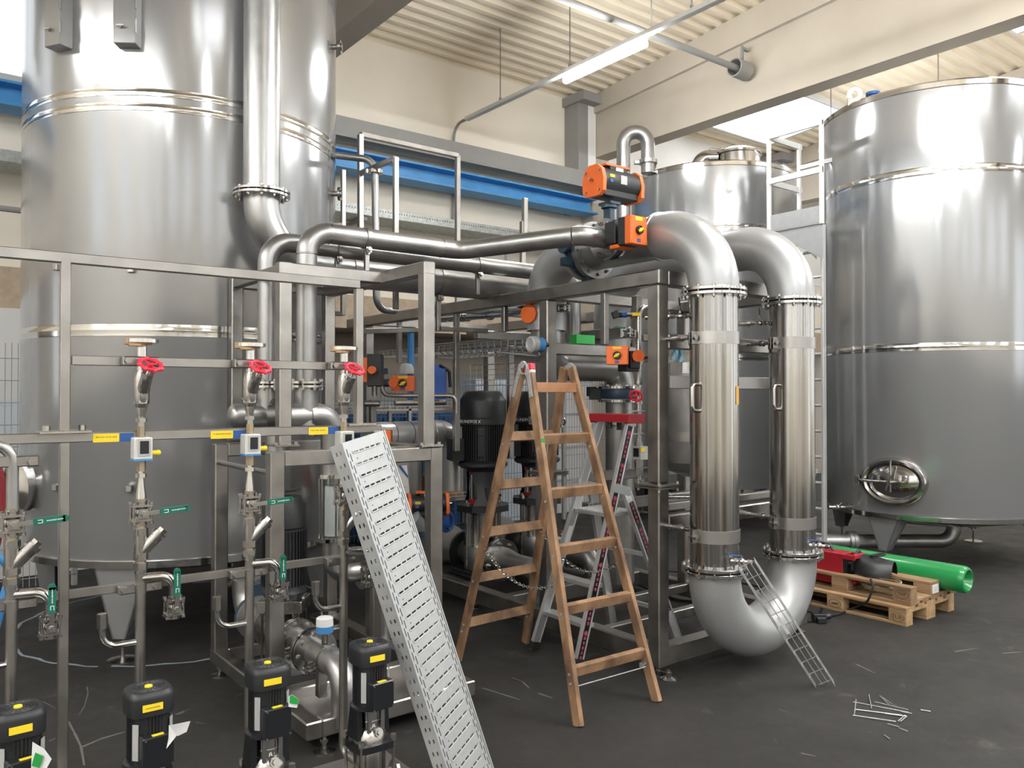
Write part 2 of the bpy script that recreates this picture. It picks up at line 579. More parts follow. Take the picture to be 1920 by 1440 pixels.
# back wall: upper panels, lintel beam, recessed lower wall
m = M()
WX0, WX1, WZ0, WZ1 = -5.2, 1.9, 4.95, 6.2
for a, b, c, d in ((X0, X1, 3.06, WZ0), (X0, WX0, WZ0, 6.6), (WX1, X1, WZ0, 6.6), (WX0, WX1, WZ1, 6.6)):
    m.hexa([V((a, YB, c)), V((b, YB, c)), V((b, YB + .25, c)), V((a, YB + .25, c)),
            V((a, YB, d)), V((b, YB, d)), V((b, YB + .25, d)), V((a, YB + .25, d))])
wall_back = struct('wall_back', m, CREAM)
m = M(); m.box(((X0 + X1) / 2, YB + .06, 2.845), (X1 - X0, .36, .43)); part('concrete_lintel', m, CONC, wall_back)
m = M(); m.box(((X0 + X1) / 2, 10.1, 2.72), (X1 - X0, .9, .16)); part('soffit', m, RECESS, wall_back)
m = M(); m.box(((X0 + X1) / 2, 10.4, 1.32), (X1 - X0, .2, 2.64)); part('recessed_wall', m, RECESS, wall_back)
m = M(); m.box((12.9, YB - .01, 5.2), (7.6, .03, 2.3)); part('white_panel', m, CREAM_W, wall_back)
# window band at the far left
m = M()
for xx in (WX0, -2.8, -.45, 1.85):
    m.box((xx + .03, YB + .06, (WZ0 + WZ1) / 2), (.07, .12, WZ1 - WZ0))
for zz in (WZ0 + .03, WZ1 - .03):
    m.box(((WX0 + WX1) / 2, YB + .06, zz), (WX1 - WX0, .12, .07))
win = struct('window_1', m, GREY_L)
for a in (WX0, -2.8, -.45):
    m = M(); m.box((a + 1.17, YB + .07, (WZ0 + WZ1) / 2), (2.28, .012, WZ1 - WZ0 - .08)); part('pane', m, WINP, win)

# side and front walls; unseen gate and window openings, shaped for streaks of light
def pierced(name, along, pos, lo, hi, opens, zt=7.2):
    m = M(); cur = lo
    def blk(a, b, c, d):
        if b - a < .01 or d - c < .01: return
        if along == 'X': m.box(((a + b) / 2, pos, (c + d) / 2), (b - a, .2, d - c))
        else: m.box((pos, (a + b) / 2, (c + d) / 2), (.2, b - a, d - c))
    for a, b, c, d in opens:
        blk(cur, a, 0, zt); blk(a, b, 0, c); blk(a, b, d, zt); cur = b
    blk(cur, hi, 0, zt)
    return struct(name, m, CREAM)
pierced('wall_front', 'X', YF, X0, X1, [(-6.2, -4.4, 2.6, 5.2), (-3.4, -1.6, 2.6, 5.2), (0.0, 1.8, 2.6, 5.2), (2.8, 4.6, 2.6, 5.2), (6.2, 8.0, 2.6, 5.2), (9.0, 10.8, 2.6, 5.2), (12.4, 15.6, 0, 4.4)])
pierced('wall_left', 'Y', X0, YF, YB, [(-6.8, -5, 2.6, 5.2), (-3.6, -1.8, 2.6, 5.2), (-.2, 1.6, 2.6, 5.2), (3.2, 5.0, 2.6, 5.2)])
pierced('wall_right', 'Y', X1, YF, YB, [(-6.5, -3, 1.4, 5.2), (-2, 1.5, 1.4, 5.2)])

# roof girders
for k, gx in enumerate((-1.55, 3.74, 8.88, 14.0)):
    m = M()
    for (w, zb, zt) in ((.28, lambda Y: 5.5, lambda Y: 6.17 + .055 * (9.4 - abs(Y))), (.40, lambda Y: 6.16 + .055 * (9.4 - abs(Y)), lambda Y: ceil_z(Y) + .0)):
        ys = [9.42, 4, 0, -4, -7.9]
        for a, b in zip(ys, ys[1:]):
            m.hexa([V((gx - w / 2, b, zb(b))), V((gx + w / 2, b, zb(b))), V((gx + w / 2, a, zb(a))), V((gx - w / 2, a, zb(a))),
                    V((gx - w / 2, b, zt(b))), V((gx + w / 2, b, zt(b))), V((gx + w / 2, a, zt(a))), V((gx - w / 2, a, zt(a)))])
    struct('trim_%d' % (k + 1), m, GIRD).name = 'ceiling_girder' if k == 0 else 'ceiling_girder.%03d' % k
    # wall pier that carries it
    m = M(); m.box((gx, 9.36, 2.75 if k > 1 else 5.4), (.36, .26, 5.5 if k > 1 else .2))
    p_ = struct('wall_pier', m, GIRD)
    m = M(); m.box((gx - .43, 9.33, 5.72), (.20, .32, 1.15)); part('steel_post', m, GREY, p_)
    m = M(); m.box((gx - .24, 9.33, 5.72), (.17, .30, 1.15)); part('white_post', m, CREAM_W, p_)
    m = M(); m.box((gx - .33, 9.25, 6.34), (.5, .5, .14)); part('bracket', m, GREY, p_)

# grey channel along the back wall
m = M(); m.box((7.3, 9.27, 5.115), (10.2, .22, .235)); 
ch = struct('trim_1', m, GREY)
m = M(); m.box((7.3, 9.25, 4.985), (10.2, .26, .03)); part('lower_flange', m, GREY, ch)
# blue crane beam on the back wall
t = thing('crane_beam', 'blue steel crane beam running along the back wall', 'beam', (2.0, 9.2, 4.57))
m = M(); m.box((1.7, 9.24, 4.69), (13.9, .02, .2)); part('web', m, BLUE_B, t)
m = M(); m.box((1.7, 9.2, 4.80), (13.9, .26, .028)); part('top_flange', m, BLUE_B, t)
m = M(); m.box((1.7, 9.2, 4.58), (13.9, .30, .028)); part('bottom_flange', m, BLUE_B, t)
for xx in (-4, -1.6, 3.74, 8.4):
    m = M(); m.box((xx, 9.38, 4.69), (.12, .3, .2)); part('bracket', m, BLUE_B, t)

# galvanised cable tray on the back wall
t = thing('cable_tray', 'long galvanised cable tray mounted on the back wall below the blue beam', 'cable tray', (3.0, 9.2, 4.0))
m = M(); m.box((1.75, 8.9, 4.04), (13.7, .006, .11)); part('front_flange', m, GALV_D, t)
m = M(); m.box((1.75, 9.36, 4.04), (13.7, .006, .11)); part('rear_flange', m, GALV_D, t)
m = M(); m.box((1.75, 9.13, 3.985), (13.7, .46, .006)); part('tray_bed', m, GALV_D, t)
m = M()
for i in range(150): m.box((3.2 + i * .038, 8.8955, 4.055), (.010, .004, .012))
o = part('slot_row', m, INK, t); o['kind'] = 'stuff'
for xx in (-4.2, -2, .2, 2.4, 4.6, 6.8, 8.4):
    m = M(); m.box((xx, 9.19, 3.94), (.05, .58, .05)); part('bracket', m, GREY, t)
m = M(); m.pipe([(-5, 8.97, 3.55), (8.5, 8.97, 3.55)], .028, n=8)
for xx in (-4.2, -2, .2, 2.4, 4.6, 6.8, 8.4): m.box((xx, 8.97, 3.74), (.025, .025, .4))
part('hung_pipe', m, GREY, t)

# conduit coming down the wall, clock
m = M(); m.pipe([(6.24, 9.1, 5.56), (6.24, 9.44, 5.56), (6.24, 9.44, 4.0)], .02, bend=.2, n=10)
solo('conduit', m, GREY, 'thin grey conduit bending down the back wall from the lamp rail', 'conduit')
c = P(858, 535, Y=YB)
t = thing('wall_clock', 'round white clock with yellow rim hung on the back wall', 'clock', c)
m = M(); m.lathe([(0, 0), (.155, 0), (.165, .02), (.165, .05), (.150, .05), (.145, .03)], c + V((0, -.005, 0)), -YA, 32); part('rim', m, mat('clock_rim_brass', (.55, .42, .12), .4), t)
m = M(); m.cyl(c - V((0, .006, 0)), c - V((0, .034, 0)), .147, n=32); part('face', m, WHITE, t)
m = M(); m.beam(c - V((0, .036, 0)), c + V((.06, -.036, .06)), .012, .004, up=YA); m.beam(c - V((0, .037, 0)), c + V((.03, -.037, -.10)), .009, .004, up=YA); part('hands', m, INK, t)

# lamp rail with a fluorescent luminaire, hung on wires
def lamp_rail(X, y0, y1, lamps, label, hang, lamp_label):
    z = 5.56
    t = thing('lamp_rail', label, 'light fitting', (X, (y0 + y1) / 2, z), 'lamp rails')
    m = M(); m.box((X, (y0 + y1) / 2, z), (.075, y1 - y0, .05)); part('rail', m, WRAIL, t)
    for hy in hang:
        m = M(); m.cyl((X, hy, z + .02), (X, hy, ceil_z(hy) + .02), .008, n=6); m.box((X, hy, z + .05), (.03, .03, .04)); part('hanger', m, GREY, t)
    for ly in lamps:
        m = M(); m.box((X, ly, z - .035), (.05, 1.28, .03)); h = part('lamp_body', m, WRAIL, t)
        m = M()
        m.pipe([(X, ly - .63, z - .092), (X, ly + .63, z - .092)], .045, n=14); part('diffuser_tube', m, TUBE, h)
lamp_rail(6.24, -6, 9.12, (6.45, 1.4, -.4, -3.4), 'lamp rail with lit fluorescent tube running toward the back wall', (8.35, 7.0, 5.2, 2.65, .5, -5), '')
lamp_rail(4.9, -6, 3.6, (2.3, .5, -1.6, -4.2), 'added lamp rail beside the first girder over the aisle', (3.4, 1.4, -.6, -3), '')  # unseen rail, added to brighten the roof sheeting
lamp_rail(1.2, -6, 4.6, (-1.2, -2.8, -4.6), 'added lamp rail above the dosing rack', (4.4, 2.75, 1, -3), '')  # this rail and those below are added to light the hall
lamp_rail(11.4, -6, 7.0, (6.0, 2.6, .6, -2.6), 'added lamp rail in the bay beyond the second girder', (6.8, 5.2, 3.3, 1.5, -2), '')
lamp_rail(-3.8, -6, 7.0, (6.0, 4.2, 2.4, .6, -1.2, -3.6), 'added lamp rail at the far left of the hall', (6.8, 5.2, 3.3, 1.5, -2), '')

# pipe under the roof ending at the second girder
t = thing('ceiling_pipe', 'round grey pipe hung under the roof, open end at the concrete girder', 'pipe', (6.6, 6.34, 5.92))
m = M(); m.pipe([(4.0, 6.34, 5.92), (8.52, 6.34, 5.92)], .040, n=14); part('pipe', m, GREY, t)
m = M(); m.tube((8.42, 6.34, 5.92), (8.66, 6.34, 5.92), .115, .10, 24); m.cyl((8.6, 6.34, 5.92), (8.63, 6.34, 5.92), .10); part('end_collar', m, GREY, t)
m = M(); m.box((8.58, 6.34, 6.12), (.04, .03, .22)); m.box((8.64, 6.34, 6.2), (.14, .05, .03)); part('hanger', m, GREY, t)
for xx in (4.6, 6.9):
    m = M(); m.cyl((xx, 6.34, 5.9), (xx, 6.34, ceil_z(6.34) + .02), .007, n=6); part('hanger', m, GREY, t)

# skylights in the roof; all but the first added to light the hall
def skylight(x0, x1, y0, y1, label):
    t = thing('skylight', label, 'skylight', ((x0 + x1) / 2, (y0 + y1) / 2, ceil_z((y0 + y1) / 2)), 'skylights')
    za, zb = ceil_z(y0) - .02, ceil_z(y1) - .02
    m = M(); m.hexa([V((x0, y0, za)), V((x1, y0, za)), V((x1, y1, zb)), V((x0, y1, zb)), V((x0, y0, za + .02)), V((x1, y0, za + .02)), V((x1, y1, zb + .02)), V((x0, y1, zb + .02))])
    part('light_panel', m, SKYL, t)
    m = M()
    for a, b in (((x0, y0, za), (x1, y0, za)), ((x1, y0, za), (x1, y1, zb)), ((x1, y1, zb), (x0, y1, zb)), ((x0, y1, zb), (x0, y0, za))):
        m.beam(a, b, .05, .10)
    part('kerb_frame', m, WRAIL, t)
skylight(10.75, 12.9, 7.35, 8.95, 'bright skylight in the roof above the middle steel tank')
skylight(10.2, 12.4, 2.4, 4.6, 'added bright skylight in the roof above the right steel tank')
skylight(4.7, 6.0, 1.0, 3.4, 'added bright skylight in the roof over the aisle')
skylight(4.7, 7.9, -4.2, -2.0, 'added bright skylight in the roof behind the aisle')
skylight(-.4, 3.0, -4.2, -2.0, 'added bright skylight in the roof behind the dosing rack')
skylight(-5.6, -2.4, 1.0, 3.4, 'added bright skylight in the roof left of the dosing rack')
skylight(-5.6, -2.4, -4.2, -2.0, 'added bright skylight in the roof at the far left rear')
skylight(10.2, 12.9, -3.6, -1.2, 'added bright skylight in the roof at the far right')

# ------------------------------------------------------------------ tanks
def band(parent, cx, cy, R, z, w=.042, name='weld_band'):
    if z > 3.5 and R > 1.16 and cx < 3: w = .027
    m = M(); m.lathe([(R + .0005, z - w), (R + .003, z - w + .002), (R + .003, z - .003), (R + .0038, z), (R + .003, z + .003), (R + .003, z + w - .002), (R + .0005, z + w)], (cx, cy, 0), ZA, 96)
    return part(name, m, S_BAND, parent)

def tank_leg(parent, cx, cy, a, R, zb, foot_r=.10, size=.185):
    d = V((math.cos(a), math.sin(a), 0)); s_ = V((-d.y, d.x, 0)); c = V((cx, cy, 0))
    out = c + d * (R * .985); inn = c + d * (R * .80)
    m = M()
    top = zb + .06
    # folded plate: outer tapered face and two returning flanks
    w, wt = size, .045
    A, B = out + s_ * w + ZA * top, out - s_ * w + ZA * top
    C, D = out - s_ * wt + ZA * .16, out + s_ * wt + ZA * .16
    m.prism([A, B, C, D], -d * .012)
    for sg in (1, -1):
        a1 = out + s_ * w * sg + ZA * top; a2 = out + s_ * wt * sg + ZA * .16
        b1 = a1 - d * .20 + s_ * (.03 * sg); b2 = a2 - d * .11
        m.prism([a1, b1, b2, a2], -s_ * (.012 * sg))
    lg = part('leg', m, S_TANK, parent)
    fc = out - d * .06
    m = M(); m.cyl(fc + ZA * .012, fc + ZA * .20, .012, n=10); m.hexn(fc + ZA * .14, fc + ZA * .165, .026); m.lathe([(0, 0), (foot_r, 0), (foot_r, .008), (.03, .022), (0, .022)], fc, ZA, 20)
    part('levelling_foot', m, S_FIT, lg)
    return lg

def tank(cx, cy, R, zb, zt, bands, label, leg_angles, top='rim'):
    t = thing('steel_tank', label, 'tank', (cx, cy, 0), 'stainless storage tanks')
    m = M()
    prof = [(0, zb - .16), (R * .6, zb - .10), (R - .06, zb - .015), (R - .015, zb + .01), (R, zb + .05), (R, zt - .02), (R - .03, zt)]
    if top == 'cone': prof += [(R * .5, zt + .18), (0, zt + .24)]
    else: prof += [(R * .5, zt + .05), (0, zt + .08)]
    m.lathe(prof, (cx, cy, 0), ZA, 128)
    part('shell', m, S_TANK, t, sharp=30)
    for z in bands: band(t, cx, cy, R, z)
    m = M(); m.lathe([(R + .0005, zb + .0), (R + .014, zb + .004), (R + .014, zb + .05), (R + .0005, zb + .055)], (cx, cy, 0), ZA, 96); part('base_ring', m, S_BAND, t)
    for a in leg_angles: tank_leg(t, cx, cy, a, R, zb)
    return t

# tall tank on the left
T1, R1 = V((1.93, 6.83, 0)), 1.17
ang_cam = math.atan2(-T1.y, -T1.x)
pf = P(230, 1238, Z=0)
a_front = math.atan2(pf.y - T1.y, pf.x - T1.x)
tank1 = tank(T1.x, T1.y, R1, .63, 6.05, (2.23, 3.735, 3.835), 'tall stainless tank at left rising out of the picture behind the dosing rack', [a_front + k * math.pi / 2 for k in range(4)], 'cone')
for u0, u1, vb in ((102, 140, 96), (222, 266, 92)):
    p, n = hit_cyl((u0 + u1) / 2, vb, T1.x, T1.y, R1)
    sd = V((-n.y, n.x, 0))
    w = .145
    m = M(); m.box(p + n * .045 + ZA * .75, (w, .10, 1.5), sd, n)
    cb = part('level_gauge_box', m, S_TANK, tank1)
    for k in range(5):
        m = M(); m.cyl(p + n * .096 + sd * (w / 2) + ZA * (.07 + k * .16), p + n * .096 + sd * (w / 2) + ZA * (.16 + k * .16), .006, n=8); part('hinge', m, S_FIT, cb)
    m = M(); m.cyl(p + n * .095 - sd * .02 + ZA * .11, p + n * .112 - sd * .02 + ZA * .11, .012, n=10); m.box(p + n * .116 - sd * .02 + ZA * .11, (.05, .008, .012), sd, n); part('latch', m, S_FIT, cb)
    m = M(); m.box(p + n * .097 + sd * (w / 2 - .003) + ZA * .42, (.012, .012, .12), sd, n); part('slot', m, INK, cb)
# nozzles on its right flank, lifting bars on both flanks
for vv in (48, 340):
    p, n = hit_cyl(622, vv, T1.x, T1.y, R1)
    n = RGT
    p = T1 + RGT * R1 + ZA * P(628, vv, d=6.2).z
    m = M(); m.cyl(p - n * .02, p + n * .05, .022); m.cyl(p + n * .05, p + n * .07, .055, n=20); m.cyl(p + n * .07, p + n * .08, .03); part('nozzle', m, S_FIT, tank1)
def hoop(pa, n, z0, z1, w=.03):
    m = M(); m.beam(pa + n * .09 + ZA * z0, pa + n * .09 + ZA * z1, w)
    for z in (z0 + .015, z0 + (z1 - z0) * .62): m.beam(pa - n * .02 + ZA * z, pa + n * .09 + ZA * z, w)
    part('cable_bracket', m, S_FRAME, tank1)
zz = lambda v: P(30, v, d=5.98).z
hoop(T1 - RGT * (R1 - .02) - FWD * .08, (-RGT - FWD * .05).normalized(), zz(540), zz(175), .035)
zz = lambda v: P(630, v, d=6.4).z
hoop(T1 + RGT * (R1 - .02) + FWD * .10, RGT, zz(585), zz(300), .035)
# small lugs welded on the shell
for u_, v_ in ((112, 502), (248, 506), (111, 913), (245, 915)):
    p, n = hit_cyl(u_, v_, T1.x, T1.y, R1)
    m = M(); m.box(p + n * .02, (.04, .045, .045), V((-n.y, n.x, 0)), n); part('lug', m, S_FIT, tank1)
# side manhole low on its left
p, n = hit_cyl(50, 912, T1.x, T1.y, R1)
tc = (CAM - p); tc.z = 0; tc.normalize()
n = (n + tc * .30).normalized(); p = p + n * .03
m = M(); m.lathe([(.17, -.12), (.17, .04), (.20, .05), (.20, .08), (.165, .09), (.10, .125), (0, .14)], p, n, 40); mh = part('manhole', m, S_SHINY, tank1)
m = M(); m.beam(p + n * .15 - ZA * .21, p + n * .15 + ZA * .21, .03); m.cyl(p + n * .10, p + n * .22, .018); part('clamp_bar', m, S_FIT, mh)

# chalk ring on the floor around it
m = M()
N = 90
for i in range(N):
    a0, a1 = 2 * math.pi * i / N, 2 * math.pi * (i + 1) / N
    r0 = 1.225 + .012 * math.sin(i * 1.7); r1 = 1.225 + .012 * math.sin((i + 1) * 1.7)
    w0 = .008 + .006 * abs(math.sin(i * 2.3)); w1 = .008 + .006 * abs(math.sin((i + 1) * 2.3))
    q = [T1 + V((math.cos(a), math.sin(a), 0)) * r + ZA * .0015 for a, r in ((a0, r0 - w0), (a0, r0 + w0), (a1, r1 + w1), (a1, r1 - w1))]
    if i % 13 != 5: m.add(q, [(0, 1, 2, 3)])
part('chalk_line', m, mat('blue_chalk', (.22, .27, .31), .9), floor)

# scuffs and scratches on the floor near the rack and the aisle
SCUFF = mat('pale_scuff', (.12, .112, .104), .9)
for i_, pts in enumerate(([(163, 1288), (165, 1300), (158, 1325), (148, 1340)], [(128, 1352), (140, 1375), (152, 1400), (158, 1435)], [(155, 1400), (190, 1385), (235, 1372)], [(80, 1315), (108, 1330)], [(92, 1390), (104, 1384)], [(330, 1340), (345, 1334)], [(366, 1354), (386, 1357)],
        [(905, 1290), (940, 1301), (975, 1312)], [(1010, 1300), (1036, 1309)], [(1460, 1330), (1478, 1336)], [(1605, 1245), (1640, 1262)], [(1790, 1222), (1828, 1216)], [(1815, 1236), (1850, 1241)], [(1502, 1412), (1530, 1418)], [(1880, 1225), (1915, 1222)], [(455, 1300), (440, 1306)], [(960, 1270), (980, 1278), (992, 1290)])):
    m = M(); qs = [P(u, v, Z=.0012) for u, v in pts]
    for a_, b_ in zip(qs, qs[1:]):
        sd_ = (b_ - a_).cross(ZA).normalized() * (.004 + .003 * (i_ % 3))
        m.add([a_ - sd_, b_ - sd_ * .6, b_ + sd_ * .6, a_ + sd_], [(0, 1, 2, 3)])
    part('scuff_mark', m, SCUFF, floor)

# right tank
T2, R2 = V((9.42, 4.39, 0)), 1.17
def rad(t, u, v=900):
    p, n = hit_cyl(u, v, t.x, t.y, 1.15); return math.atan2(n.y, n.x)
aL = rad(T2, 1655)
tank2 = tank(T2.x, T2.y, R2, .50, 4.97, (2.28, 4.07), 'wide stainless tank at right edge with oval manhole', [aL + k * math.pi / 2 for k in range(4)])
m = M(); m.lathe([(R2 + .0005, 4.90), (R2 + .012, 4.905), (R2 + .012, 4.955), (R2 - .01, 4.975), (R2 - .04, 4.975)], (T2.x, T2.y, 0), ZA, 96); part('top_rim', m, S_BAND, tank2)
# oval manhole
p, n = hit_cyl(1676, 903, T2.x, T2.y, R2)
sd = V((-n.y, n.x, 0))
def oval(o, n, sx, sz, prof, k=48):
    mm = M(); vs, fs = [], []
    x = V((-n.y, n.x, 0))
    for r, h in prof:
        for i in range(k):
            a = 2 * math.pi * i / k
            vs.append(o + x * ((sx + r) * math.cos(a)) + ZA * ((sz + r) * math.sin(a)) + n * h)
    for j in range(len(prof) - 1):
        for i in range(k):
            i2 = (i + 1) % k
            fs.append((j * k + i, j * k + i2, (j + 1) * k + i2, (j + 1) * k + i))
    fs.append(tuple((len(prof) - 1) * k + i for i in range(k)))
    mm.add(vs, fs); return mm
m = oval(p, n, .27, .20, [(.055, -.10), (.055, .03), (.045, .045), (.02, .05), (.0, .04), (0, .0), (-.01, -.02)])
mh = part('manhole_frame', m, S_SHINY, tank2)
m = oval(p, n, .26, .19, [(0, .0), (-.02, .012), (-.10, .04), (-.185, .052)]); part('manhole_lid', m, S_BAND, mh)
m = M(); m.pipe([p + n * .03 + sd * -.36, p + n * .11 + sd * -.28, p + n * .10], .013, bend=.05); m.pipe([p + n * .09 + ZA * .22, p + n * .10 + ZA * .05, p + n * .10 - ZA * .1], .011, bend=.03)
m.cyl(p + n * .04, p + n * .16, .022); m.pipe([p + n * .15 + ZA * .08 + sd * .03, p + n * .15 - ZA * .08 - sd * .03], .009)
m.box(p - sd * .36 + n * .02, (.05, .07, .10), sd, n); part('clamp_arm', m, S_FIT, mh)
# sample valve and outlet pipe
p, n = hit_cyl(1600, 950, T2.x, T2.y, R2)
m = M(); m.pipe([p - n * .03, p + n * .1 - RGT * .02, p + n * .1 - RGT * .16], .016, bend=.03); m.sphere(p + n * .1 - RGT * .09, .03); m.cyl(p + n * .1 - RGT * .19, p + n * .1 - RGT * .12, .024, n=12); m.beam(p + n * .1 - RGT * .09 + ZA * .01, p + n * .12 - RGT * .03 + ZA * .05, .008); m.cyl(p + n * .03, p + n * .05, .035, n=14)
part('sample_valve', m, S_FIT, tank2)
q = V((T2.x, T2.y, 0)) - FWD * .35 + RGT * .05
m = M(); m.pipe([q + ZA * .40, q + ZA * .19, q - RGT * 1.9 + ZA * .19], .075, bend=.16, n=18); m.cyl(q - RGT * 1.12 + ZA * .19, q - RGT * 1.08 + ZA * .19, .11, n=20); m.cyl(q - RGT * 1.16 + ZA * .19, q - RGT * 1.125 + ZA * .19, .11, n=20)
part('outlet_pipe', m, S_PIPE, tank2)
# lifting eye and blue cap at the rim
p = T2 - RGT * 1.04 - FWD * .42 + ZA * 4.97
m = M(); m.lathe([(.035, -.008), (.08, -.008), (.08, .008), (.035, .008), (.035, -.008)], p + ZA * .10, (RGT * .35 + FWD).normalized(), 20); m.box(p + ZA * .02, (.16, .016, .09), RGT, FWD); part('lifting_eye', m, S_FIT, tank2)
p = T2 - RGT * .84 - FWD * .42 + ZA * 5.0
m = M(); m.cyl(p, p + ZA * .06, .045, n=14); m.cyl(p + ZA * .06, p + ZA * .09, .075, n=14); part('blue_cap', m, BLUE, tank2, label='blue cap')

# middle tank behind
T3 = V((9.5, 7.55, 0))
tank3 = tank(T3.x, T3.y, 1.17, .50, 4.88, (2.28, 4.0), 'stainless tank in the middle background behind the polished tubes', [.4 + k * math.pi / 2 for k in range(4)])
m = M(); m.lathe([(1.1705, 4.81), (1.182, 4.815), (1.182, 4.865), (1.16, 4.885), (1.12, 4.885)], T3, ZA, 96); part('top_rim', m, S_BAND, tank3)
p = T3 + RGT * .28 - FWD * .35 + ZA * 4.90
m = M(); m.lathe([(.30, 0), (.30, .26), (.33, .27), (.33, .30), (.2, .36), (0, .38)], p, ZA, 36); mh = part('top_manhole', m, S_SHINY, tank3)
m = M(); m.box(p - RGT * .36 + ZA * .32, (.10, .10, .10), RGT, FWD); m.pipe([p - RGT * .36 + ZA * .34, p - RGT * .05 + ZA * .42, p + ZA * .36], .018); part('hinge', m, S_FIT, mh)
m = M(); m.pipe([p - RGT * .56 + ZA * -.04, p - RGT * .56 + ZA * .25, p - RGT * .30 + ZA * .25], .10, bend=.14, n=16); part('vent_pipe', m, S_SHINY, tank3)
p = T3 - RGT * .98 - FWD * .56 + ZA * 4.88
m = M(); m.lathe([(.03, -.008), (.07, -.008), (.07, .008), (.03, .008), (.03, -.008)], p + ZA * .09, (RGT * .5 + FWD).normalized(), 18); m.box(p + ZA * .0, (.18, .016, .10), RGT, FWD); part('lifting_eye', m, S_FIT, tank3)
# hooked pipe on its rim
q = T3 - RGT * 1.02 - FWD * .62
zt = 5.42
m = M(); m.pipe([q - RGT * .36 + ZA * 2.2, q - RGT * .36 + ZA * zt, q - RGT * .02 + ZA * zt, q - RGT * .02 + ZA * 4.85], .095, bend=.169, n=20, bn=10)
hk = part('overflow_pipe', m, S_PIPE, tank3)
m = M(); m.cyl(q - RGT * .02 + ZA * 4.98, q - RGT * .02 + ZA * 5.03, .13, n=20); m.box(q - RGT * .17 + ZA * 5.0, (.08, .06, .05), RGT, FWD); part('clamp', m, S_FIT, hk)
# access platform with guard rail and ladder between the tanks
t = thing('access_platform', 'light metal access platform with guard rails and ladder between the two right tanks', 'platform', (7.9, 4.8, 0))
ax0, ax1, ay0, ay1, zd, zr = 7.86, 8.5, 4.80, 5.45, 3.66, 4.70
rw = .04
m = M(); m.prism([V((ax0, ay0, zd - .04)), V((ax1, ay0 + .40, zd - .04)), V((ax1, ay1, zd - .04)), V((ax0, ay1, zd - .04))], ZA * .04); part('deck', m, ALU_W, t)
m = M(); m.box((ax0, (ay0 + ay1) / 2, zd + .06), (.008, ay1 - ay0, .18)); kp = part('kick_plate', m, ALU, t)
m = M()
for i in range(26):
    for j in range(7):
        c_ = V((ax0 - .005, ay0 + .02 + i * .0245, zd - .015 + j * .024))
        sg = 1 if (i + j) % 2 else -1
        m.beam(c_ - V((0, .009, .009 * sg)), c_ + V((0, .009, .009 * sg)), .004, .003, up=XA)
o = part('tread_pattern', m, ALU_W, kp); o['kind'] = 'stuff'
for px_, py_ in ((ax0, ay1), (ax0, ay0), (ax1 - .05, ay1)):
    m = M(); m.beam((px_, py_, zd - .05), (px_, py_, zr + .02), rw); part('post', m, WRAIL, t)
for z in (zr, 4.19):
    m = M(); m.beam((ax0 - .01, ay0 - .02, z), (ax0 - .01, ay1 + .02, z), rw * .7, .065); part('front_rail', m, WRAIL, t)
    m = M(); m.beam((ax0, ay1, z), (ax1, ay1, z), rw * .7, .065); part('side_rail', m, WRAIL, t)
m = M(); m.beam((ax1 - .05, ay1, 4.45), (ax1 - .05, ay0 + .1, 4.45), rw * .7, .05); part('rear_rail', m, WRAIL, t)
m = M(); m.prism([V((ax0, ay0, zd - .04)), V((ax0, ay1, zd - .04)), V((ax0 + .5, ay1, zd - .04)), V((ax0 + .42, ay0 + .1, zd - .34)), V((ax0, ay0, zd - .34))], XA * .002)
m = M(); m.prism([V((ax0 + .02, ay1, zd - .045)), V((ax0 + .02, ay0, zd - .045)), V((ax0 + .02, ay0, zd - .42))], XA * .012); part('gusset_plate', m, ALU, t)
m = M(); m.prism([V((ax1 - .1, ay1, zd - .045)), V((ax1 - .1, ay0 + .40, zd - .045)), V((ax1 - .1, ay0 + .40, zd - .32))], XA * .012); part('gusset_plate', m, ALU, t)
lx = ax0 + .12
for yy in (4.86, 5.24):
    m = M(); m.beam((lx, yy, .02), (lx, yy, zd - .03), .03, .06, up=XA); part('ladder_stile', m, ALU_W, t)
rung = None
for k in range(12):
    z = .28 + k * .279
    if rung is None:
        m = M(); m.cyl((lx, 4.87, z), (lx, 5.23, z), .016, n=10); rung = part('rung', m, ALU_W, t); z_0 = z
    else: again(rung, Matrix.Translation((0, 0, z - z_0)), t)

# ------------------------------------------------------------------ fences along the back wall
def fence(xa, xb, Y, zt, colour, label, pitch=.05):
    t = thing('mesh_fence', label, 'fence', ((xa + xb) / 2, Y, 0))
    nseg = max(1, round((xb - xa) / 2.5)); w = (xb - xa) / nseg
    for k in range(nseg + 1):
        m = M(); m.box((xa + k * w, Y + .03, zt / 2), (.05, .05, zt)); part('post', m, colour, t)
    for k in range(nseg):
        m = M(); x = xa + k * w + .03
        while x < xa + (k + 1) * w - .02:
            m.box((x, Y, zt / 2 + .04), (.006, .006, zt)); x += pitch
        z = .12
        while z < zt:
            m.box((xa + (k + .5) * w, Y - .006, z), (w, .008, .008)); z += .2
        o = part('wire_panel', m, colour, t); o['kind'] = 'stuff'
    return t
fence(3.2, 7.5, 8.75, 2.02, BLUE_F, 'blue wire mesh fence in front of the shade-toned back wall')
fence(7.7, 10.7, 8.75, 2.25, GREY, 'grey wire mesh fence in front of the daylight-white door')
fence(-1.6, 1.4, 8.55, 2.22, GREY, 'grey wire mesh fence at far left beside the tall tank')
m = M(); m.box((9.95, 9.29, 1.25), (4.1, .05, 2.5))
d2 = struct('daylight_door', m, WHITE)  # glaring daylight behind the fence, painted as a flat white panel
for z in (.5, 1.0, 1.5, 2.0):
    m = M(); m.box((9.95, 9.255, z), (4.1, .02, .03)); part('panel_joint', m, GREY_L, d2)
m = M(); m.box((.2, 9.29, 1.32), (4.3, .05, 2.64)); d1 = struct('door_1', m, WHITE)
